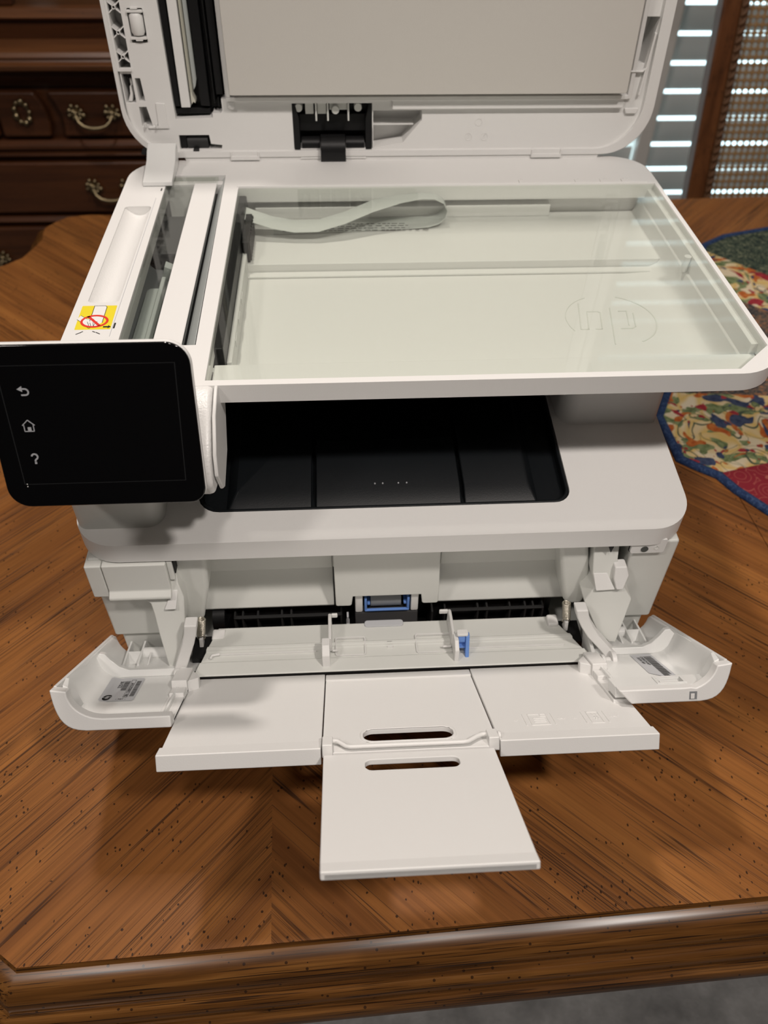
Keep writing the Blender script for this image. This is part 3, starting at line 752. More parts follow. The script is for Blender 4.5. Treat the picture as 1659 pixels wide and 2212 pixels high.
rol = rrect(-.1925, -.1810, .0835, .1055, .001, 2)
pock = [(-.2050,.0430), (-.1975,.0430), (-.1975,.0630), (-.2050,.0630)]
slot2 = [(-.1950,.0440), (-.1905,.0440), (-.1915,.0600), (-.1955,.0600)]
slot3 = [(-.1962,.0262), (-.1880,.0262), (-.1905,.0400), (-.1962,.0400)]
rpk = [(.1875,.0690), (.1955,.0690), (.2005,.1000), (.1880,.1000)]
shell = B(LF)
shell.prism(rrect(-.2060, .2060, .0060, LH-.004, [.033, .033, .03, .03], 10), -.022, -.0032, 'z', holes=[feeder, hcut[:1]+hcut[1:3]+hcut[3:] if False else [(-.0783,.0085), (-.0783,.0418), (-.0155,.0418), (-.0155,.0085)], [(p[0], max(p[1], .0085)) for p in bcut], rcut, lat, rol, pock, slot2, slot3, rpk])
shell.prism(lid_out, -.024, 0, 'z', holes=[rrect(-.2068, .2008, .0075, LH-.008, [.034, .034, .03, .03], 10)])
shell.prism(lid_out, -.060, -.0225, 'z'); shell.prism([(-.165,-.0035), (.170,-.0035), (.172,.0045), (-.167,.0045)], -.050, -.0010, 'z')
lid = shell.done('scanner_lid', M['white'], P, bevel=.0007)
b = B(LF)
b.prism([(.1862,.0445), (.1895,.0445), (.1895,LH-.012), (.1862,LH-.012)], -.0030, -.0004, 'z')
b.prism([(.1862,.0450), (.1862,.0480), (-.128,.0480), (-.128,.0450)], -.0030, .0030, 'z')
b.prism([(.0005,.0382), (.1840,.0382), (.1840,.0448), (.0005,.0475)], -.0030, .0008, 'z')
b.prism([(.1850,.0645), (.1940,.0645), (.1975,.0675), (.1975,.0662), (.1945,.0634), (.1850,.0634)], -.0030, .0004, 'z')
b.prism([(.1945,.0470), (.1962,.0470), (.1995,.0900), (.1978,.0900)], -.0030, .0002, 'z')
b.prism([(.1880,.0335), (.1962,.0335), (.1975,.0375), (.1860,.0375)], -.0030, -.0010, 'z')
b.prism([(-.1275,.0480), (-.1245,.0480), (-.1245,LH-.012), (-.1275,LH-.012)], -.003, .0030, 'z')
b.prism([(-.1275,.0400), (-.1255,.0385), (-.1235,.0385), (-.1225,.0400), (-.1225,.0440), (-.1275,.0440)], -.003, -.0005, 'z')
b.done('lid_ribs', M['white'], lid, bevel=.0005)
b = B(LF); b.prism(rrect(-.1242, .1820, .0508, LH-.015, .0015, 3), -.0020, .0095, 'z'); b.done('platen_pad', M['pad'], lid, bevel=.0006)
b = B(LF); b.prism(rrect(-.1242, .1820, .0505, LH-.0148, .0015, 3), -.0024, -.0020, 'z') ; b.prism([(-.118,.0462), (-.095,.0440), (-.090,.0440), (-.090,.0500), (-.120,.0500)], -.003, -.0016, 'z'); b.done('pad_backing', M['label_grey'], lid)
b = B(LF); b.prism([(-.2005,.0065), (-.1928,.0040), (-.1928,.0105), (-.1985,.0105)], -.003, .0004, 'z'); b.done('notch_shade', M['gap_shade'], lid)  # thin dark patch, painted shade of a hole in the lid corner
# feeder slot with its black guides and white bar
b = B(LF); b.prism([(-.1700,.0320), (-.1412,.0328), (-.1412,.0360), (-.1345,.0360), (-.1330,.0383), (-.1330,.0463), (-.1296,.0463), (-.1296,LH-.022), (-.1705,LH-.022)], -.0220, -.0165, 'z')
b.done('feeder_well', M['black'], lid, bevel=.0005)
b = B(LF); b.prism([(-.1690,.0335), (-.1425,.0335), (-.1425,.0378), (-.1690,.0378)], -.0165, -.0085, 'z'); b.prism([(-.1690,.0395), (-.1648,.0395), (-.1640,LH-.03), (-.1690,LH-.03)], -.0165, -.0060, 'z')
b.prism([(-.1490,.0400), (-.1418,.0395), (-.1400,LH-.03), (-.1475,LH-.03)], -.0165, -.0060, 'z'); b.prism([(-.1385,.0420), (-.1372,.0420), (-.1372,LH-.03), (-.1385,LH-.03)], -.0165, -.0040, 'z')
b.prism([(-.1362,.0480), (-.1308,.0480), (-.1308,LH-.03), (-.1362,LH-.03)], -.0165, -.0055, 'z'); b.prism([(-.1362,.0385), (-.1345,.0385), (-.1345,.0460), (-.1362,.0460)], -.0165, -.0080, 'z')
b.done('feeder_guide', M['black'], lid, bevel=.0006)
b = B(LF); b.prism([(-.1637,.0394), (-.1567,.0394), (-.1548,LH-.03), (-.1617,LH-.03)], -.0165, -.0030, 'z'); b.done('white_bar', M['white'], lid, bevel=.0005)
b = B(LF); b.prism([(-.1556,.0412), (-.1542,.0430), (-.1528,.0420), (-.1528,.0445), (-.1543,.0475), (-.1522,LH-.03), (-.1540,LH-.03), (-.1558,.0440)], -.0165, -.0050, 'z')
for k in range(3): b.prism([(-.1556+k*.0006,.050), (-.1553+k*.0006,.050), (-.1533+k*.0006,LH-.03), (-.1536+k*.0006,LH-.03)], -.006, -.0046, 'z')
b.done('felt_strip', M['cream'], lid, bevel=.0003)
b = B(LF); b.prism([(-.1535,.0500), (-.1515,.0530), (-.1500,.0580), (-.1490,LH-.03), (-.1518,LH-.03)], -.0165, -.0095, 'z'); b.done('glass_strip', M['grey_clear'], lid, bevel=.0003)
# lattice of X ribs and rings at the left edge
b = B(LF); k = 0; cx = -.20115
while .0745+k*.0158 < LH-.035:
    w = .0745+k*.0158
    ro = [(cx+.0014*math.cos(t*PI/6), w+.0014*math.sin(t*PI/6)) for t in range(12)]; ri = [(cx+.0009*math.cos(t*PI/6), w+.0009*math.sin(t*PI/6)) for t in range(12)]
    b.prism(ro, -.022, -.0022, 'z', holes=[ri])
    for sx in (-1, 1):
        for sw in (-1, 1): b.prism(stroke([(cx+sx*.0010, w+sw*.0010), (cx+sx*.0044, w+sw*.0038)], .0008), -.022, -.0030, 'z')
    k += 1
b.prism([(-.2072,.0650), (-.1965,.0650), (-.1965,.0672), (-.2050,.0672), (-.2062,LH-.02), (-.2072,LH-.02)], -.005, -.0014, 'z')
b.done('lattice_ribs', M['white'], lid, bevel=.0002, seg=1)
b = B(LF); b.tube([(-.1868,.0885,-.0045), (-.1868,.0905,-.0045), (-.1868,.1010,-.0045), (-.1868,.1025,-.0045)], [.0038, .0049, .0049, .0038], 20); b.done('pressure_roller', M['white'], lid, smooth=50)
b = B(LF)
for w in (.0868, .1038): b.prism([(-.1925,w-.0008), (-.1810,w-.0008), (-.1810,w+.0008), (-.1925,w+.0008)], -.012, -.0010, 'z')
b.prism([(-.1895,.1050), (-.1845,.1050), (-.1845,.1062), (-.1895,.1062)], -.01, -.0012, 'z'); b.prism([(-.1890,.0850), (-.1840,.0850), (-.1840,.0862), (-.1890,.0862)], -.01, -.0012, 'z')
b.done('roller_bracket', M['white'], lid, bevel=.0002, seg=1)
b = B(LF); b.prism([(-.2040,.0440), (-.1985,.0440), (-.1985,.0622), (-.2040,.0622)], -.0222, -.0190, 'z'); b.prism([(-.2045,.0600), (-.1980,.0600), (-.1980,.0628), (-.2045,.0628)], -.019, -.008, 'z'); b.done('latch_well', M['black'], lid)
b = B(LF); b.prism([(-.2035,.0440), (-.2005,.0438), (-.1992,.0490), (-.1997,.0545), (-.2005,.0545), (-.2012,.0490)], -.018, -.0040, 'z'); b.tube([(-.2000,.0540,-.010), (-.1995,.0590,-.008)], .0010, 8); b.done('latch_hook', M['white'], lid, bevel=.0003)
b = B(LF); b.prism([(-.1915,.0245), (-.1755,.0245), (-.1755,.0255), (-.1760,.0265), (-.1760,.0425), (-.1830,.0430), (-.1835,.0265), (-.1915,.0258)], -.0035, -.0020, 'z')
b.prism([(-.1935,.0258), (-.1925,.0258), (-.1925,.0290), (-.1935,.0290)], -.003, .0006, 'z'); b.prism([(-.1850,.0252), (-.1840,.0252), (-.1840,.0285), (-.1850,.0285)], -.003, .0006, 'z')
b.done('side_panel', M['white'], lid, bevel=.0004)
b = B(LF); b.prism([(p[0], max(p[1], .0070)) for p in bcut], -.0222, -.0170, 'z'); b.prism([(-.1688,.0070), (-.1640,.0070), (-.1640,.0185), (-.1688,.0185)], -.017, -.006, 'z'); b.done('hinge_well', M['black'], lid)
b = B(LF); b.cyl((-.1635,.0125,-.0105), (-.1470,.0125,-.0105), .0062, 20); b.prism([(-.1590,.0040), (-.1545,.0040), (-.1545,.0090), (-.1590,.0090)], -.012, -.0010, 'z'); b.done('hinge_roller', M['rubber'], lid, bevel=.0004)
# separation roller in the middle notch
b = B(LF); b.prism([(-.0780,.0065), (-.0780,.0415), (-.0158,.0415), (-.0158,.0065)], -.0222, -.0180, 'z'); b.prism([(-.0782,.0010), (-.0732,.0010), (-.0732,.0300), (-.0760,.0418), (-.0782,.0418)], -.018, -.0028, 'z'); b.prism([(-.0208,.0010), (-.0157,.0010), (-.0157,.0418), (-.0180,.0418), (-.0208,.0300)], -.018, -.0028, 'z')
b.prism([(-.0735,.0190), (-.0205,.0190), (-.0205,.0320), (-.0735,.0320)], -.018, -.0120, 'z'); b.done('separation_well', M['black'], lid, bevel=.0006)
b = B(LF); b.cyl((-.0570,.0075,-.0050), (-.0370,.0075,-.0050), .0108, 24); b.prism([(-.0572,-.0040), (-.0368,-.0040), (-.0368,.0020), (-.0572,.0020)], -.0030, .0028, 'z')
b.done('separation_roller', M['black'], lid, bevel=.0006)
B(LF).cyl((-.0720,.0100,-.0090), (-.0575,.0100,-.0090), .0060, 20).done('idler_roller', M['black'], lid, smooth=50); B(LF).cyl((-.0365,.0100,-.0090), (-.0218,.0100,-.0090), .0060, 20).done('idler_roller', M['black'], lid, smooth=50)
b = B(LF); b.cyl((-.0735,.0018,-.001), (-.0572,.0018,-.001), .0009, 8); b.cyl((-.0368,.0018,-.001), (-.0205,.0018,-.001), .0009, 8); b.done('hinge_pin', M['white'], lid)
b = B(LF)
for (x, w) in ((-.0732,.0385), (-.0443,.0368), (-.0265,.0386)): b.cyl((x, w, -.018), (x, w, -.0035), .0030, 16)
for x in (-.0602, -.0510, -.0348): b.prism([(x,.0290), (x+.0013,.0290), (x+.0013,.0425), (x,.0425)], -.018, -.0030, 'z')
b.prism([(-.0680,.0335), (-.0615,.0335), (-.0615,.0418), (-.0680,.0418)], -.018, -.0060, 'z'); b.prism([(-.0585,.0335), (-.0515,.0335), (-.0515,.0418), (-.0585,.0418)], -.018, -.0060, 'z'); b.prism([(-.0490,.0360), (-.0350,.0360), (-.0350,.0418), (-.0490,.0418)], -.018, -.0075, 'z')
b.done('locating_peg', M['white_shaded'], lid, bevel=.0002, seg=1)
b = B(LF); b.prism([(-.0780,.0442), (.0005,.0442), (.0005,.0455), (-.0780,.0455)], -.004, -.0016, 'z'); b.prism([(-.0155,.0245), (.0180,.0245), (.0180,.0252), (-.0155,.0252)], -.022, -.008, 'z'); b.done('notch_rib', M['white'], lid)
for x0, x1 in ((-.1297, -.1066), (.1150, .1400)):
    b = B(LF); b.prism([(x0,.0010), (x1,.0010), (x1,.0075), (x1-.0012,.0075), (x1-.0012,.0042), (x0+.0012,.0042), (x0+.0012,.0075), (x0,.0075)], -.003, .0012, 'z'); b.done('hinge_clip', M['white'], lid, bevel=.0003)
b = B(LF)
for x, w in ((.0625,.0165), (.0755,.0165), (.0700,.0275)):
    b.prism([(x+.0030*math.cos(t*PI/8), w+.0030*math.sin(t*PI/8)) for t in range(16)], -.0033, -.0029, 'z', holes=[[(x+.0026*math.cos(t*PI/8), w+.0026*math.sin(t*PI/8)) for t in range(16)]])
b.prism(stroke([(.0615,.0150), (.0632,.0172), (.0618,.0185)], .0005), -.0033, -.0029, 'z'); b.prism(stroke([(.0765,.0180), (.0748,.0172), (.0762,.0160), (.0745,.0150)], .0005), -.0033, -.0029, 'z')
b.done('mould_mark', M['white'], lid)
b = B(); b.prism([(.2990,.2660), (.2900,.2635), (.2830,.2590), (.2560,.2535), (.2550,.2502), (.2900,.2510), (.3010,.2570)], -.1930, -.1705, 'x'); b.done('hinge_tab', M['white_gloss'], lid, bevel=.0008)

# ---------------- control panel
PA = math.radians(18)
def PF(x, u, d): return Vector((x, -.068 + u*math.sin(PA) - d*math.cos(PA), .215 + u*math.cos(PA) + d*math.sin(PA)))
b = B(PF); b.prism(rrect(-.2130, -.1152, .0108, .0940, [.011, .0085, .0115, .0115], 8), -.0042, -.0008, 'z')
b.prism(rrect(-.2080, -.1230, .0180, .0860, .010, 6), -.0110, -.0038, 'z'); panel = b.done('control_panel', M['white'], P, bevel=.0012, seg=3)
b = B(PF); b.prism(rrect(-.2128, -.1156, .0110, .0935, [.0105, .008, .011, .011], 8), -.0012, .0008, 'z'); b.done('touch_glass', M['black_gloss'], panel, bevel=.0009, seg=3)
b = B(PF); b.prism([(-.2035,.0235), (-.1245,.0235), (-.1225,.0840), (-.2045,.0840)], .00078, .00086, 'z', holes=[[(-.2031,.0238), (-.1249,.0238), (-.1229,.0837), (-.2041,.0837)]]); b.done('screen_border', M['screen_line'], panel)
I0, I1 = .0008, .0010
b = B(PF); cx, cu = -.1943, .0713
b.prism([(cx-.0026,cu+.0013), (cx-.0002,cu+.0028), (cx-.0002,cu-.0000)], I0, I1, 'z'); stroke_quads(b, [(cx-.0004,cu+.0014), (cx+.0010,cu+.0014)] + arc(cx+.0010, cu-.0001, .0015, 90, -90, 8) + [(cx-.0010,cu-.0016)], .0007, I0, I1)
b.done('back_icon', M['icon'], panel)
b = B(PF); cx, cu = -.1952, .0543
stroke_quads(b, [(cx-.0029,cu+.0003), (cx,cu+.0030), (cx+.0029,cu+.0003)], .0004, I0, I1); stroke_quads(b, [(cx-.0022,cu+.0005), (cx-.0022,cu-.0027), (cx+.0022,cu-.0027), (cx+.0022,cu+.0005)], .0004, I0, I1); b.prism([(cx-.0006,cu-.0026), (cx+.0010,cu-.0026), (cx+.0010,cu-.0006), (cx-.0006,cu-.0006)], I0, I1, 'z')
b.done('home_icon', M['icon'], panel)
b = B(PF); cx, cu = -.1956, .0372
stroke_quads(b, arc(cx, cu+.0012, .0014, 170, -45, 10) + [(cx,cu-.0006), (cx,cu-.0013)], .0008, I0, I1); b.prism([(cx-.0005+.0010*k, cu-.0026+.0010*j) for k, j in ((0,0), (1,0), (1,1), (0,1))], I0, I1, 'z')
b.done('help_icon', M['icon'], panel)
b = B(PF); b.ball((-.2022,.0238,.0009), .0003, 6, 4); b.ball((-.2022,.0225,.0009), .0003, 6, 4); b.done('indicator_dots', M['paper'], panel)
b = B(); b.prism([(.004,.2498), (-.004,.2496), (-.022,.2440), (-.040,.2300), (-.0465,.2180), (-.0420,.2080), (-.0260,.2030), (-.004,.2060), (.012,.2200), (.020,.2380)], -.2060, -.1155, 'x'); b.done('panel_arm', M['white_textured'], P, bevel=.003, seg=3, smooth=50)
b = B(); b.prism([(.006,.2492), (-.002,.2500), (-.020,.2450), (-.036,.2310), (-.0405,.2200), (-.0330,.2040), (-.0280,.2005), (-.004,.2070), (.012,.2250), (.020,.2380)], -.1150, -.1128, 'x'); b.done('arm_side_cover', M['white'], P, bevel=.0008, seg=2, smooth=50)
b = B(); b.prism(rrect(-.2085, -.1565, -.0175, .05, [.007, .010, .002, .002], 8), .1560, .2060, 'z'); b.done('panel_pedestal', M['white_shaded'], P, bevel=.002, seg=3)
# ---------------- paper recess behind the front door
rp_prof = [(.012,.1415), (-.0030,.1415), (-.0045,.1000), (.0035,.0950), (.0015,.0850), (-.0040,.0740), (-.0085,.0640), (-.0060,.0605), (.012,.0700)]
b = B(); b.prism(rp_prof, -.1520, -.0557, 'x'); b.prism(rp_prof, .0177, .1110, 'x'); b.prism([(.012,.1415), (-.0030,.1415), (-.0045,.1000), (.012,.1000)], -.0557, .0177, 'x')
b.done('recess_panel', M['white_shaded'], P, bevel=.0008, smooth=50)
b = B(); b.prism([(-.0548,.1405), (.0148,.1405), (.0168,.0835), (.0168,.0715), (.0158,.0705), (.0066,.0705), (.0056,.0715), (.0046,.0805), (-.0425,.0805), (-.0435,.0715), (-.0445,.0705), (-.0535,.0705), (-.0545,.0715)], -.0150, -.0050, 'y')
b.done('roller_cover', M['white_shaded'], P, bevel=.0014, seg=3)
b = B(); b.box(-.145, .106, .006, .030, .020, .075).box(-.145, .106, -.030, .030, .020, .030)
b.hexa([(-.1345,-.004,.030), (-.046,-.004,.030), (-.046,.008,.030), (-.1345,.008,.030), (-.1345,-.001,.0550), (-.046,-.001,.0550), (-.046,.008,.0550), (-.1345,.008,.0550)])
b.hexa([(.012,-.004,.030), (.0985,-.004,.030), (.0985,.008,.030), (.012,.008,.030), (.012,-.001,.0550), (.0985,-.001,.0550), (.0985,.008,.0550), (.012,.008,.0550)])
b.done('feed_throat', M['black'], P, bevel=.0006)
b = B(); b.box(-.1270, -.0512, -.0112, -.0085, .0545, .0554).done('throat_ledge', M['rubber'], P, bevel=.0002, seg=1); B().box(.0236, .0948, -.0112, -.0085, .0545, .0554).done('throat_ledge', M['rubber'], P, bevel=.0002, seg=1)
for xx in (-.1385, -.1268, -.1212, -.1105, -.0935, -.0868, -.0512, .0143, .0236, .0475, .0542, .0709, .0821, .0879, .0948):
    B().hexa([(xx-.0006,-.0125,.030), (xx+.0006,-.0125,.030), (xx+.0006,.006,.030), (xx-.0006,.006,.030), (xx-.0006,-.0105,.0545), (xx+.0006,-.0105,.0545), (xx+.0006,.006,.0560), (xx-.0006,.006,.0560)]).done('guide_rib', M['rubber'], P)
b = B(); b.cyl((-.1420,-.004,.050), (-.1335,-.004,.050), .0105, 20); b.done('roller_end', M['black'], P, smooth=50)
b = B(); b.cyl((-.0300,-.0010,.0650), (-.0085,-.0010,.0650), .0085, 24); b.done('pickup_roller', M['roller_grey'], P, smooth=50)
b = B(); b.box(-.0342, -.0030, -.0125, -.0105, .0600, .0612).box(-.0345, -.0328, -.0120, .004, .0600, .0740).box(-.0045, -.0028, -.0120, .004, .0600, .0740).box(-.0325, -.0305, -.0110, -.004, .0655, .0675).box(-.0068, -.0048, -.0110, -.004, .0655, .0675)
b.done('roller_frame', M['blue'], P, bevel=.0003)
for x0 in (-.0410, -.0018): B().prism(rrect(x0, x0+.0052, .0590, .0800, [.0012, .0012, 0, 0], 3), -.0120, -.0060, 'y').done('roller_clip', M['white'], P, bevel=.0005)
b = B(); b.hexa([(-.0412,-.0150,.036), (.0035,-.0150,.036), (.0035,-.004,.036), (-.0412,-.004,.036), (-.0412,-.0110,.0570), (.0035,-.0110,.0570), (.0035,-.004,.0570), (-.0412,-.004,.0570)])
b.done('separation_pad', M['pad_grey'], P, bevel=.0006)
b = B(); b.prism(rrect(-.0325, -.0060, .0360, .0470, .003, 4), -.0190, -.0125, 'y'); b.done('pad_spring_block', M['black'], P, bevel=.001)
b = B(); b.box(-.0472, -.0458, -.0165, -.0120, .0520, .0600).box(-.0476, -.0454, -.0170, -.0120, .0505, .0522); b.done('paper_sensor_flag', M['label_grey'], P, bevel=.0003)
# paper lift plate with grooves
pl = [(-.0225,.0600), (-.0300,.0612), (-.0398,.0632), (-.0410,.0650), (-.0432,.0650), (-.0442,.0632), (-.0530,.0640), (-.0540,.0655), (-.0644,.0664), (-.0651,.0658), (-.0640,.0645), (-.0225,.0540)]
B().box(-.1480, .1180, -.0646, -.0590, .0500, .0638).done('hinge_gap_shade', M['gap_shade'], P)  # black block added as the shade between lift plate and tray
def wid(y): t = (y+.0225)/(-.042); return -.1362 - .0118*max(0, min(1, t)), .0962 + .0218*max(0, min(1, t))
b = B()
b.loft([[(wid(y)[0], y, z) for y, z in pl], [(wid(y)[1], y, z) for y, z in pl]])
plate = b.done('lift_plate', M['white_shaded'], P, bevel=.0004, smooth=24)
b = B()
for x0, x1, y0, y1 in ((-.0555, -.0350, -.0522, -.0372), (-.0010, .0265, -.0522, -.0368)):
    b.prism(rrect(x0, x1, y0, y1, .0015, 3), .0630, .0652, 'z', holes=[rrect(x0+.0007, x1-.0007, y0+.0007, y1-.0007, .001, 3)])
b.box(-.0205, -.0168, -.0425, -.0418, .0630, .0650).box(-.0203, -.0165, -.0462, -.0455, .0630, .0650)
b.done('plate_rim', M['white'], plate, bevel=.0002, seg=1)
b = B(); b.box(-.1330, -.0680, -.0478, -.0470, .0630, .0649); b.tube([(-.1385,-.0510,.0650), (-.1375,-.0482,.0650), (-.1325,-.0472,.0650)], .0011, 8); b.box(.030, .100, -.0500, -.0493, .0630, .0650)
b.done('plate_groove', M['white'], plate, bevel=.0002, seg=1)
b = B(); b.prism(rrect(-.0350, -.0080, -.0268, -.0215, .002, 3), .0560, .0618, 'z'); b.done('plate_pad', M['label_grey'], plate, bevel=.0004)
# side guides
def guide(x0, x1, f0, f1, nub):
    b = B(); b.prism([(-.0480,.0640), (-.0480,.0790), (-.0300,.0770), (-.0262,.0760), (-.0240,.0745), (-.0240,.0600)], x0, x1, 'x')
    b.prism([(-.0612,.0655), (-.0600,.0765), (-.0540,.0800), (-.0475,.0795), (-.0470,.0650)], f0, f1, 'x')
    a, c = sorted((nub, x1 if nub > x1 else x0)); b.box(a, c, -.0262, -.0243, .0722, .0755); a, c = sorted((nub, x1 if nub > x1 else x0)); b.box(a, c, -.0500, -.0488, .0660, .0680)
    return b
guide(-.0598, -.0576, -.0640, -.0588, -.0535).done('paper_guide', M['white'], P, bevel=.0007)
b = guide(.0225, .0245, .0232, .0262, .0165); b.prism(rrect(.0250, .0325, -.0520, -.0475, .001, 3), .0810, .0835, 'z')
gd = b.done('paper_guide', M['white'], P, bevel=.0008, label='right paper guide with blue thumb lever')
b = B(); b.prism([(-.0485,.0815), (-.0520,.0815), (-.0610,.0580), (-.0625,.0560), (-.0590,.0560), (-.0480,.0640)], .0310, .0335, 'x'); b.prism([(-.0470,.0815), (-.0510,.0815), (-.0525,.0760), (-.0480,.0650)], .0262, .0310, 'x'); b.box(.0262, .0312, -.0535, -.0460, .0700, .0712)
b.done('blue_lever', M['blue'], gd, bevel=.0005)
# columns, side frames, springs, arms
b = B(); b.prism([(-.1540,.1405), (-.1335,.1405), (-.1365,.1050), (-.1398,.0900), (-.1450,.0690), (-.1565,.0690), (-.1605,.0900)], -.0230, .020, 'y'); b.done('side_column', M['white_shaded'], P, bevel=.0035, seg=3)
b = B(); b.prism([(.0890,.1405), (.1085,.1405), (.1190,.0900), (.1165,.0735), (.1050,.0735), (.1020,.0800)], -.0230, .020, 'y'); b.done('side_column', M['white_shaded'], P, bevel=.0035, seg=3)
def SF(x, d, z): return Vector((x, -.03 - .38*(.12-z) + d, z))      # front plane of the leaning side frames
b = B(SF); b.prism([(-.1800,.1134), (-.1720,.1061), (-.1708,.0996), (-.1692,.0830), (-.1662,.0600), (-.1601,.0600), (-.1553,.0773), (-.1517,.0922), (-.1504,.1101), (-.1528,.1191), (-.1535,.1400), (-.1800,.1400)], 0, .045, 'y'); b.done('side_frame', M['white_shaded'], P, bevel=.0010)
b = B(SF); b.prism([(.1120,.1400), (.1133,.1163), (.1159,.1071), (.1099,.0968), (.1212,.0742), (.1300,.0660), (.1349,.0655), (.1386,.0821), (.1419,.0972), (.1342,.1084), (.1290,.1253), (.1290,.1400)], 0, .045, 'y'); b.done('side_frame', M['white_shaded'], P, bevel=.0010)
b = B(SF); b.hexa([(-.1631,-.0030,.1040), (-.1556,-.0030,.1042), (-.1556,.002,.1042), (-.1631,.002,.1040), (-.1573,-.0002,.1154), (-.1534,-.0002,.1154), (-.1534,.002,.1154), (-.1573,.002,.1154)]); b.done('frame_tab', M['white'], P, bevel=.0006)
b = B(SF); b.hexa([(.1160,-.0030,.1066), (.1288,-.0030,.1070), (.1288,.002,.1070), (.1160,.002,.1066), (.1137,-.0002,.1169), (.1228,-.0002,.1169), (.1228,.002,.1169), (.1137,.002,.1169)]); b.done('frame_tab', M['white'], P, bevel=.0006)
b = B(SF); b.prism([(.1262,.1240), (.1262,.1160), (.1290,.1080), (.1336,.1080), (.1362,.1180), (.1341,.1240)], -.0045, .003, 'y'); b.done('frame_tab', M['white'], P, bevel=.001)
b = B(); b.prism([(-.0200,.1405), (-.0325,.1405), (-.0335,.1180), (-.0375,.1150), (-.0375,.1130), (-.0200,.1130)], -.1958, -.1570, 'x'); b.prism([(-.0200,.1405), (-.0300,.1405), (-.0310,.1240), (-.0200,.1240)], -.1570, -.1535, 'x')
b.done('side_cover', M['white_shaded'], P, bevel=.0008)
b = B(); b.prism([(-.0150,.1400), (-.0320,.1400), (-.0330,.1120), (-.0290,.1090), (-.0150,.1090)], -.2065, -.1963, 'x'); b.done('port_cover', M['white_shaded'], P, bevel=.001)
def spring(x0, z0, x1, z1, y):
    n = 11; pts = []
    for i in range(n*10+1):
        a = 2*PI*i/10; t = i/(n*10); pts.append((x0+(x1-x0)*t+.0025*math.cos(a), y+.0025*math.sin(a), z0+(z1-z0)*t))
    b = B(); b.tube(pts, .00055, 6)
    b.tube([(x0+.0026*math.cos(2*PI*i/12), y-.0005, z0-.0024+.0026*math.sin(2*PI*i/12)) for i in range(13)], .00055, 6)
    b.done('tension_spring', M['steel'], P, smooth=70)
    B().hexa([(x0-.0016,y-.0050,z0-.0090), (x0+.0012,y-.0050,z0-.0090), (x0+.0012,y+.001,z0-.0090), (x0-.0016,y+.001,z0-.0090), (x0-.0012,y-.0030,z0-.0015), (x0+.0012,y-.0030,z0-.0015), (x0+.0012,y+.001,z0-.0015), (x0-.0012,y+.001,z0-.0015)]).done('spring_hook', M['white'], P, bevel=.0005)
spring(-.1470, .0640, -.1440, .0815, -.030)
spring(.1052, .0680, .1022, .0850, -.030)
B().box(-.1400, -.1310, -.0330, -.0240, .0560, .0620).done('spring_seat', M['white'], P, bevel=.0015)
B().box(.0925, .1000, -.0330, -.0240, .0590, .0650).done('spring_seat', M['white'], P, bevel=.0015)
B().box(-.1530, -.1390, -.0440, -.0260, .0500, .0560).done('spring_pocket', M['black'], P)
B().box(.0980, .1150, -.0440, -.0260, .0520, .0590).done('spring_pocket', M['black'], P)
def arm(pts, name, w=.0048):
    b = B(); rings = []
    for (x, y, z) in pts: rings.append([(x-w, y-.0035, z), (x+w, y-.0035, z), (x+w, y+.005, z-.001), (x-w, y+.005, z-.001)])
    b.loft(rings); b.done(name, M['white'], P, bevel=.0010, seg=3, smooth=40)
arm([(-.1450,-.0500,.1055), (-.1462,-.0505,.0980), (-.1490,-.0515,.0880), (-.1530,-.0535,.0770), (-.1560,-.0560,.0690), (-.1580,-.0600,.0620)], 'door_arm', .0040)
arm([(.1035,-.0500,.1065), (.1055,-.0505,.0990), (.1095,-.0515,.0905), (.1150,-.0530,.0815), (.1215,-.0550,.0740), (.1275,-.0580,.0675), (.1310,-.0620,.0620)], 'door_arm', .0040)
for sx, x0 in ((1, -.1560), (-1, .1270)):
    b = B(); b.cyl((x0,-.0665,.0670), (x0+sx*.0105,-.0665,.0670), .0033, 16); b.cyl((x0+sx*.0045,-.0665,.0670), (x0+sx*.0065,-.0665,.0670), .0050, 18); b.cyl((x0-sx*.0030,-.0655,.0675), (x0,-.0655,.0675), .0060, 18)
    b.done('hinge_pin', M['white'], P, bevel=.0003, smooth=40)
b = B(); b.prism([(-.1572,.1405), (-.1522,.1405), (-.1526,.1285), (-.1550,.1275), (-.1572,.1300)], -.0290, -.0230, 'y'); b.done('opening_shade', M['gap_shade'], P)  # solid dark patch painted in place of a shaded hole
b = B(); b.prism([(.1195,.1405), (.1232,.1405), (.1220,.1340)], -.0290, -.0230, 'y'); b.done('opening_shade', M['gap_shade'], P)  # same dark patch for the hole on the right
# power button
b = B(); b.prism(rrect(.1338, .1572, .1322, .1455, .0022, 4), -.0275, -.0268, 'y'); b.done('button_gap', M['gap_shade'], P)
b = B(); b.prism(rrect(.1343, .1566, .1328, .1455, .0020, 4), -.0295, -.0268, 'y'); pb = b.done('power_button', M['white'], P, bevel=.0005)
b = B(); b.cyl((.1430,-.0294,.1370), (.1430,-.0299,.1370), .0024, 18); b.done('power_light', M['led'], pb)
b = B(); b.prism([(.1505+.0017*math.cos(t*PI/8), .1380+.0017*math.sin(t*PI/8)) for t in range(16)], -.0297, -.0294, 'y', holes=[[(.1505+.0013*math.cos(t*PI/8), .1380+.0013*math.sin(t*PI/8)) for t in range(16)]]); b.box(.1503, .1507, -.0297, -.0294, .1382, .1402); b.done('power_symbol', M['white_shaded'], pb)

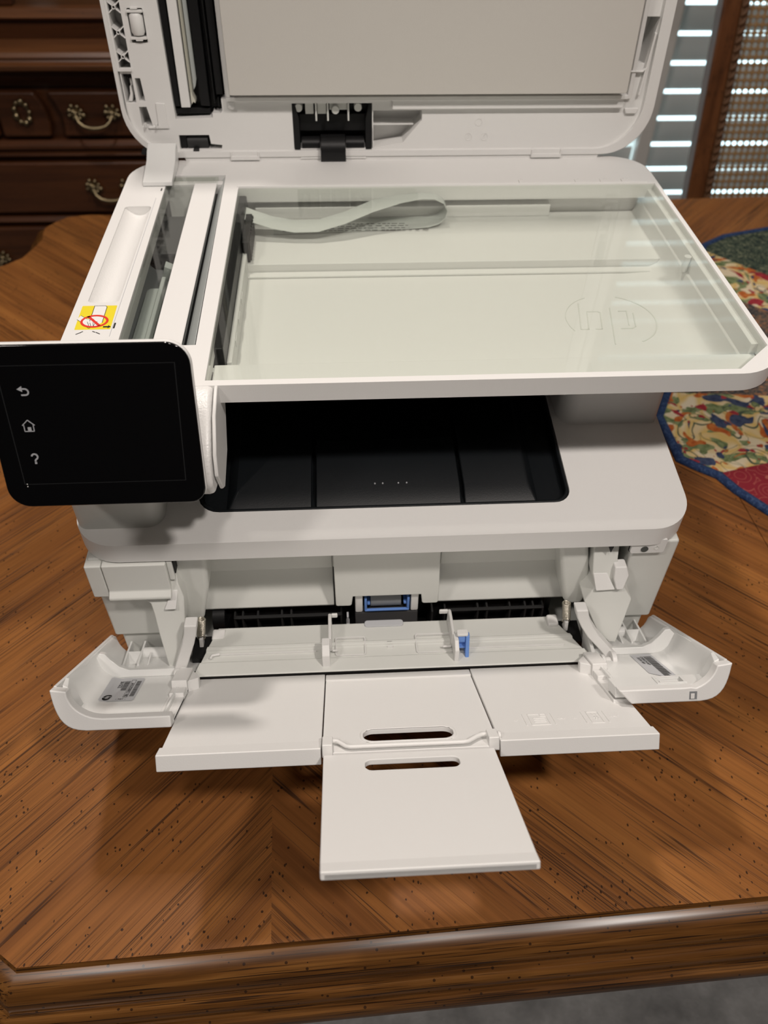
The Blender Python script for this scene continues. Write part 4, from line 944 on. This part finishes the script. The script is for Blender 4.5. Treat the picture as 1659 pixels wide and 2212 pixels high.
# ---------------- folded down front door: local frame (x, outward s, normal n), tilted up 35 degrees
TH = math.radians(35)
def DF(x, s, n): return Vector((x, -.065 - s*math.cos(TH) + n*math.sin(TH), .0635 + s*math.sin(TH) + n*math.cos(TH)))
WB = [(.0007,.0205), (.0013,.0170), (.0021,.0137), (.0031,.0106), (.0044,.0077), (.0062,.0051), (.0084,.0030), (.0110,.0015), (.0140,.0006), (.0185,0)]     # outer skin, from the side wall down to the floor
def wfloor(x, xo, nb, off=.0018):      # height of the wing floor following its rounded side
    X = [xo+off] + [xo+p_[0]+off*.8 for p_ in WB]; Y = [.026] + [p_[1]+off*.8 for p_ in WB]
    if x >= X[-1]: return nb + off
    for k in range(len(X)-1):
        if x <= X[k+1]:
            t = max(0, (x-X[k])/(X[k+1]-X[k])); return nb + Y[k]*(1-t) + Y[k+1]*t
def wing(sg, label, xo, nb, band):
    """sg=+1: left wing, -1: right wing (mirrored about XC)"""
    def X(x): return XC + (x-XC)*sg
    def bxx(b, a, c, *r):
        a, c = sorted((X(a), X(c))); return b.box(a, c, *r)
    xi = -.1478; xe = xi if sg > 0 else -.1560      # the right wing ends in a slanted cut beside the tray
    def ntop(s): return .0163 + (s+.047)*.0090/.117
    def outer(s): return [(xo, ntop(s))] + [(xo+a, min(nb+n, ntop(s)-.001-.0002*k)) for k, (a, n) in enumerate(WB)] + [(xe, nb)]
    def inner(s): return [(xo+.0018, ntop(s))] + [(xo+a+.0015, min(nb+n+.0015, ntop(s)-.0008-.0002*k)) for k, (a, n) in enumerate(WB)] + [(xe, nb+.0018)]
    b = B(DF); rings = []
    for s in (-.047, -.03, -.015, .0, .02, .04, .063):
        rings.append([(X(x), s, n) for x, n in outer(s)] + [(X(x), s, n) for x, n in inner(s)[::-1]])
    b.loft(rings); w = b.done('door_wing', M['white_gloss'], P, bevel=.0004, smooth=50, label=label)
    b = B(DF); rings = []     # thick front band
    fin = [(xo+.0092, ntop(.065)-.001), (xo+.0094, nb+.0208), (xo+.0099, nb+.0190), (xo+.0108, nb+.0170), (xo+.0120, nb+.0150), (xo+.0137, nb+.0130), (xo+.0160, nb+.0111), (xo+.0185, nb+.0096), (xo+.0212, nb+.0084), (xo+.0240, nb+.0077 if band < .008 else nb+band+.0003), (xo+.0280, nb+band), (xi, nb+band)]
    for s in (.0630, .0700):
        rings.append([(X(x), s, n) for x, n in outer(s)] + [(X(x), s, n) for x, n in fin[::-1]])
    b.loft(rings); b.done('wing_front', M['white'], w, bevel=.0009, smooth=45)
    f = nb+.0016
    b = B(DF)      # inner rib wall with a raised spike at its back end
    hs = 1.0 if sg > 0 else 1.25
    bxx(b, -.1545, -.1530, 0, .0600, f, f+.0030)
    b.prism([(-.020, f), (-.0185, f+.0130*hs), (-.012, f+.0125*hs), (.004, f+.0030), (.012 if sg > 0 else .030, f)], *sorted((X(-.1560), X(-.1535))), 'x')
    b.done('wing_rib', M['white_gloss'], w, bevel=.0004)
    b = B(DF)      # block along the back with its curved end
    prf = [(-.1560, f), (-.1560, f+.0050), (-.1900, f+.0050), (-.1960, f+.0075), (-.2015, f+.0125), (-.2050, f+.0165), (-.2085, f+.0170), (xo+.0022, nb+.0140), (xo+.0055, nb+.0075), (xo+.0100, f+.0015), (xo+.0170, f)]
    b.prism([(X(x), n) for x, n in prf], -.0080, -.0035, 'y'); b.prism([(X(x), n) for x, n in [(-.1560, f), (-.1560, f+.0035), (-.1880, f+.0035), (-.1900, f)]], -.0380, -.0080, 'y')
    b.done('wing_ledge', M['white_gloss'], w, bevel=.0006, smooth=40)
    b = B(DF)
    for x in (-.1975, -.1880): b.prism([(-.0400, f), (-.0385, f+.0125), (-.0270, f+.0090), (-.0150, f+.0048), (-.0150, f)], *sorted((X(x), X(x+.0014))), 'x')
    bxx(b, -.1975, -.1880, -.0280, -.0268, f, f+.0090)
    b.prism([(-.0268, f+.0030), (-.0268, f+.0085), (-.0150, f+.0035)], *sorted((X(-.1815), X(-.1803))), 'x')
    b.done('wing_fin', M['white_gloss'], w, bevel=.0003)
    b = B(DF); b.cyl((X(-.1870), -.0310, f+.0062), (X(-.1575), -.0310, f+.0062), .0040, 18); b.done('hinge_bar', M['white_gloss'], w, smooth=50)
    b = B(DF); bxx(b, -.1800, -.1560, .0605, .0612, f, f+.0022)
    b.done('wing_stop', M['white_gloss'], w, bevel=.0003)
    b = B(DF)
    b.hexa([(X(xo+.0050), .050, .0130), (X(xo+.0115), .050, .0080), (X(xo+.0115), .0640, .0080), (X(xo+.0050), .0640, .0130), (X(xo+.0040), .054, .0262), (X(xo+.0060), .054, .0258), (X(xo+.0085), .0640, .0240), (X(xo+.0055), .0640, .0256)])
    b.done('wing_catch', M['white_gloss'], w, bevel=.0004)
    b = B(DF); bxx(b, -.1478, -.1575, .0005, .0220, -.0040, .0085); bxx(b, -.1480, -.1570, .0225, .0320, -.0040, .0045); b.prism([(X(-.1478), .0020), (X(-.1418), .0110), (X(-.1418), .0150), (X(-.1478), .0200)], -.0010, .0070, 'z'); bxx(b, -.1478, -.1580, .0320, .0620, -.0035, .0020)
    b.done('hinge_block', M['white'], w, bevel=.0006)
    return w
WLX, WLN, WRX, WRN = -.2134, .0, -.2148, .0022
wl = wing(1, 'left door wing with serial label', WLX, WLN, .0072)
wr = wing(-1, 'right door wing with latch slots', WRX, WRN, .0088)
hole = [(.1368,.0538), (.1515,.0534), (.1511,.0608), (.1366,.0611)]
b = B(DF); b.prism([(.1090,.0505), (.1560,.0500), (.1690,.0495), (.1665,.0640), (.1090,.0640)], WRN+.0018, .0108, 'z', holes=[hole]); b.done('latch_shelf', M['white_gloss'], wr, bevel=.0005)
b = B(DF); b.prism([(.1350,.0522), (.1535,.0518), (.1530,.0620), (.1348,.0624)], .0108, .0114, 'z', holes=[hole]); b.prism([(.1385,.0552), (.1500,.0549), (.1498,.0575), (.1384,.0578)], .0040, .0098, 'z'); b.done('latch_frame', M['white_gloss'], wr, bevel=.0002, seg=1)
b = B(DF); b.box(.1508, .1552, .0699, .0703, .0040, .0088); b.done('latch_slot', M['roller_grey'], wr)
b = B(DF); b.box(.1513, .1538, .0702, .0706, .0044, .0076); b.done('latch_insert', M['white'], wr, bevel=.0002, seg=1)
# grey serial label on the left wing, printed label on the right one
b = B(DF)
def bil(c):
    def f(u, v):
        return tuple((c[0][k]*(1-u)+c[1][k]*u)*(1-v) + (c[3][k]*(1-u)+c[2][k]*u)*v for k in (0, 1))
    return f
LB = bil([(-.2005,-.0023), (-.1791,-.0010), (-.1782,.0346), (-.1994,.0340)])     # u to the right, v outward to the viewer
RB = bil([(.1416,-.0015), (.1560,-.0030), (.1585,.0430), (.1425,.0301)])
def lz(x):
    return wfloor(2*XC-x, WRX, WRN) if x > XC else wfloor(x, WLX, WLN)
def lab(b, u0, u1, v0, v1, lift, m, n=6, Q=None):
    Q = Q or LB
    b.mi = m
    up, dn = [], []
    for i in range(n+1):
        u = u0+(u1-u0)*i/n
        xa, sa = Q(u, v0); xb, sb = Q(u, v1)
        up.append((xa, sa, lz(xa)+lift)); dn.append((xb, sb, lz(xb)+lift))
    v1_, v2_ = b.vs(up), b.vs(dn)
    for i in range(n): b.face([v1_[i], v1_[i+1], v2_[i+1], v2_[i]])
lab(b, 0, 1, .03, .97, .00015, 0, 16); lab(b, .03, .97, 0, 1, .00016, 0, 16)
rnd = random.Random(3)
def bars(u0, u1, v0, v1, Q=None, b=b):
    v = v0
    while v < v1:
        h = rnd.choice((.012, .018, .030)); lab(b, u0, u1, v, min(v+h, v1), .00030, 1, 2, Q); v += h+rnd.choice((.010, .014))
bars(.46, .62, .16, .56); bars(.82, .95, .16, .82)
for (u0, u1, v0, v1) in ((.645, .655, .10, .86), (.765, .775, .10, .86), (.645, .775, .10, .112), (.645, .775, .848, .86)): lab(b, u0, u1, v0, v1, .00030, 1, 1)
b.done('serial_label', [M['label_grey'], M['print_dark']], wl)
def text(body, size, place, mat, parent, name):
    cu = D.curves.new(name, 'FONT'); cu.body = body; cu.size = size; cu.extrude = .00004
    o = D.objects.new(name, cu); COL.objects.link(o)
    dg = bpy.context.evaluated_depsgraph_get(); dg.update()
    me = D.meshes.new_from_object(o.evaluated_get(dg)); D.objects.remove(o)
    for v in me.vertices: v.co = place(v.co.x, v.co.y, v.co.z)
    me.materials.clear(); me.materials.append(mat); me.name = name
    q = D.objects.new(name, me); COL.objects.link(q); q.parent = parent; return q
def on_label(Q, u0, v0, sx=-1):       # lettering that runs along the label
    def f(x, y, z):
        X_, S_ = Q(u0 + sx*y/(.0214 if sx < 0 else .0150), v0 + sx*x/(.0355 if sx < 0 else .0400)); return DF(X_, S_, lz(X_)+.00032+z)
    return f
def on_label_flat(Q, u0, v0):
    def f(x, y, z):
        X_, S_ = Q(u0 + x/.0214, v0 - y/.0355); return DF(X_, S_, lz(X_)+.00032+z)
    return f
text('22S19E', .0036, on_label(LB, .445, .46), M['print_black'], wl, 'label_code')
text('SN', .0030, on_label(LB, .765, .83), M['print_black'], wl, 'label_text')
text('CNBRS2V1HP', .0026, on_label(LB, .760, .68), M['print_dark'], wl, 'label_text')
text('- PET -', .0022, on_label_flat(LB, .48, .955), M['print_dark'], wl, 'label_text')
b = B(DF); ux, us = LB(.20, .85)
ell = [(ux+.0025*math.cos(t*PI/14), us+.0040*math.sin(t*PI/14)-.0010*math.cos(t*PI/14)) for t in range(28)]
def shift_n(b_):
    for v in b_.bm.verts: v.co.z = lz(v.co.x) + .00030
b.prism(ell, 0, .0001, 'z', holes=[]); shift_n(b); b.done('label_emblem', M['print_black'], wl)
b = B(DF); b.prism([(ux+.0011*math.cos(t*PI/8), us+.0021*math.sin(t*PI/8)-.0005*math.cos(t*PI/8)) for t in range(16)], 0, .0001); b.prism(stroke([(ux-.0023,us+.0006), (ux-.0003,us+.0010)], .0007), 0, .0001); b.prism(stroke([(ux+.0003,us-.0010), (ux+.0023,us-.0006)], .0007), 0, .0001)
for v in b.bm.verts: v.co.z = lz(v.co.x) + .00040
b.done('label_emblem_inner', M['label_grey'], wl)
# right barcode label
b = B(DF); lab(b, 0, 1, 0, 1, .00015, 0, 12, RB)
rnd = random.Random(11); bars(.50, .86, .12, .97, RB, b)
b.done('barcode_label', [M['label_grey'], M['print_dark']], wr)
text('CNBRS2V1HP', .0026, on_label(RB, .34, .12, 1), M['print_dark'], wr, 'label_text')
text('22S19E 1009', .0024, on_label(RB, .18, .16, 1), M['print_dark'], wr, 'label_text')

# ---------------- paper tray panels (same tilted frame)
def tray_half(x0, x1, lx0, lx1, label):
    b = B(DF)
    b.prism([(.0004,0), (.0945,0), (.0945,-.0034), (.0004,-.0034)], x0, x1, 'x')
    b.prism([(.0935,.0001), (.1035,.0006), (.1035,-.0090), (.1005,-.0090), (.1000,-.0036), (.0935,-.0036)], lx0, lx1, 'x')
    o = b.done('tray_panel', M['white'], P, bevel=.0006, label=label)
    return o
tray_half(-.1478, -.0624, -.1492, -.0624, 'left half of the paper tray')
rp = tray_half(.0332, .1192, .0332, .1203, 'right half of the paper tray with raised paper marks')
b = B(DF); sl1 = rrect(-.0398, .0100, .0806, .0946, .0060, 6)
b.prism([(-.0618,.0012), (.0326,.0012), (.0326,.1052), (-.0618,.1052)], -.0042, -.0014, 'z', holes=[sl1])
b.prism(rrect(-.0414, .0116, .0790, .0962, .0070, 6), -.0016, -.0008, 'z', holes=[sl1])
b.prism([(-.0618,.0012), (.0326,.0012), (.0326,.0100), (-.0618,.0100)], -.0016, -.0002, 'z')
b.done('tray_center', M['white'], P, bevel=.0005)
b = B(DF); sl2 = rrect(-.0395, .0090, .1140, .1248, .0040, 6)
b.prism([(-.0612,.1072), (.0294,.1072), (.0297,.2045), (.0285,.2056), (-.0590,.2056), (-.0604,.2045)], -.0046, -.0014, 'z', holes=[sl2])
b.hexa([(-.0604,.1980,-.0030), (.0297,.1980,-.0030), (.0296,.2056,-.0046), (-.0602,.2056,-.0046), (-.0604,.1980,-.0014), (.0297,.1980,-.0014), (.0296,.2056,-.0006), (-.0602,.2056,-.0006)])
b.done('tray_extension', M['white'], P, bevel=.0006)
b = B(DF); b.tube([(-.0590,.0968,.0012), (-.0560,.0968,.0012), (-.0535,.0975,.0012), (-.0490,.1030,.0010), (-.0465,.1040,.0010), (.0130,.1040,.0010), (.0160,.1035,.0010), (.0215,.0985,.0012), (.0245,.0966,.0012), (.0290,.0966,.0012)], .0012, 10)
b.box(-.0618, -.0562, .0955, .1060, -.0040, .0036).box(.0268, .0325, .0950, .1055, -.0040, .0036).cyl((.0326,.0985,.0008), (.0345,.0985,.0008), .0026, 14)
b.done('extension_wire', M['white'], P, bevel=.0006, smooth=45)
# raised paper size marks on the right half
def icon(x0, x1, s0, s1, kind):
    b = B(DF); w = .00055; n0, n1 = -.0002, .00030
    def st(p): b.prism(stroke(p, w), n0, n1, 'z')
    dx = .0009
    for xx in (x0, x0+.0030, x1-.0030, x1): st([(xx, s0), (xx, s1)])
    st([(x0+.0030, s1), (x1-.0030, s1)]); st([(x0+.0030, s0+.0008), (x1-.0030, s0+.0008)])
    m0, m1 = x0+.0052, x1-.0045
    if kind == 0:
        for k in range(3): st([(m0, s0+.0060+k*.0022), (m1, s0+.0060+k*.0022)])
        st([(m1-.0020, s0+.0010), (m1-.0020, s0+.0034)]); st([(m1-.0020, s0+.0034), (m1+.0012, s0+.0034)])
    else:
        st([(m0, s0+.0030), (m0+.0010, s0+.0050)]); st([(m1-.001, s0+.0028), (m1, s0+.0048)])
        for k in range(2): st([(m0+.0012+k*.0014, s0+.0058), (m0+.0012+k*.0014, s0+.0100)])
        st([(m0, s0+.0080), (m1, s0+.0080)])
    c = (s0+s1)/2
    for xx in (x0-.0050, x1+.0036, x1+.0058): b.prism([(xx-.0011, c), (xx, c-.0011), (xx+.0011, c), (xx, c+.0011)], n0, n1, 'z')
    b.done('size_mark', M['white'], rp)
icon(.0518, .0682, .0722, .0862, 0)
icon(.0858, .0985, .0722, .0866, 1)
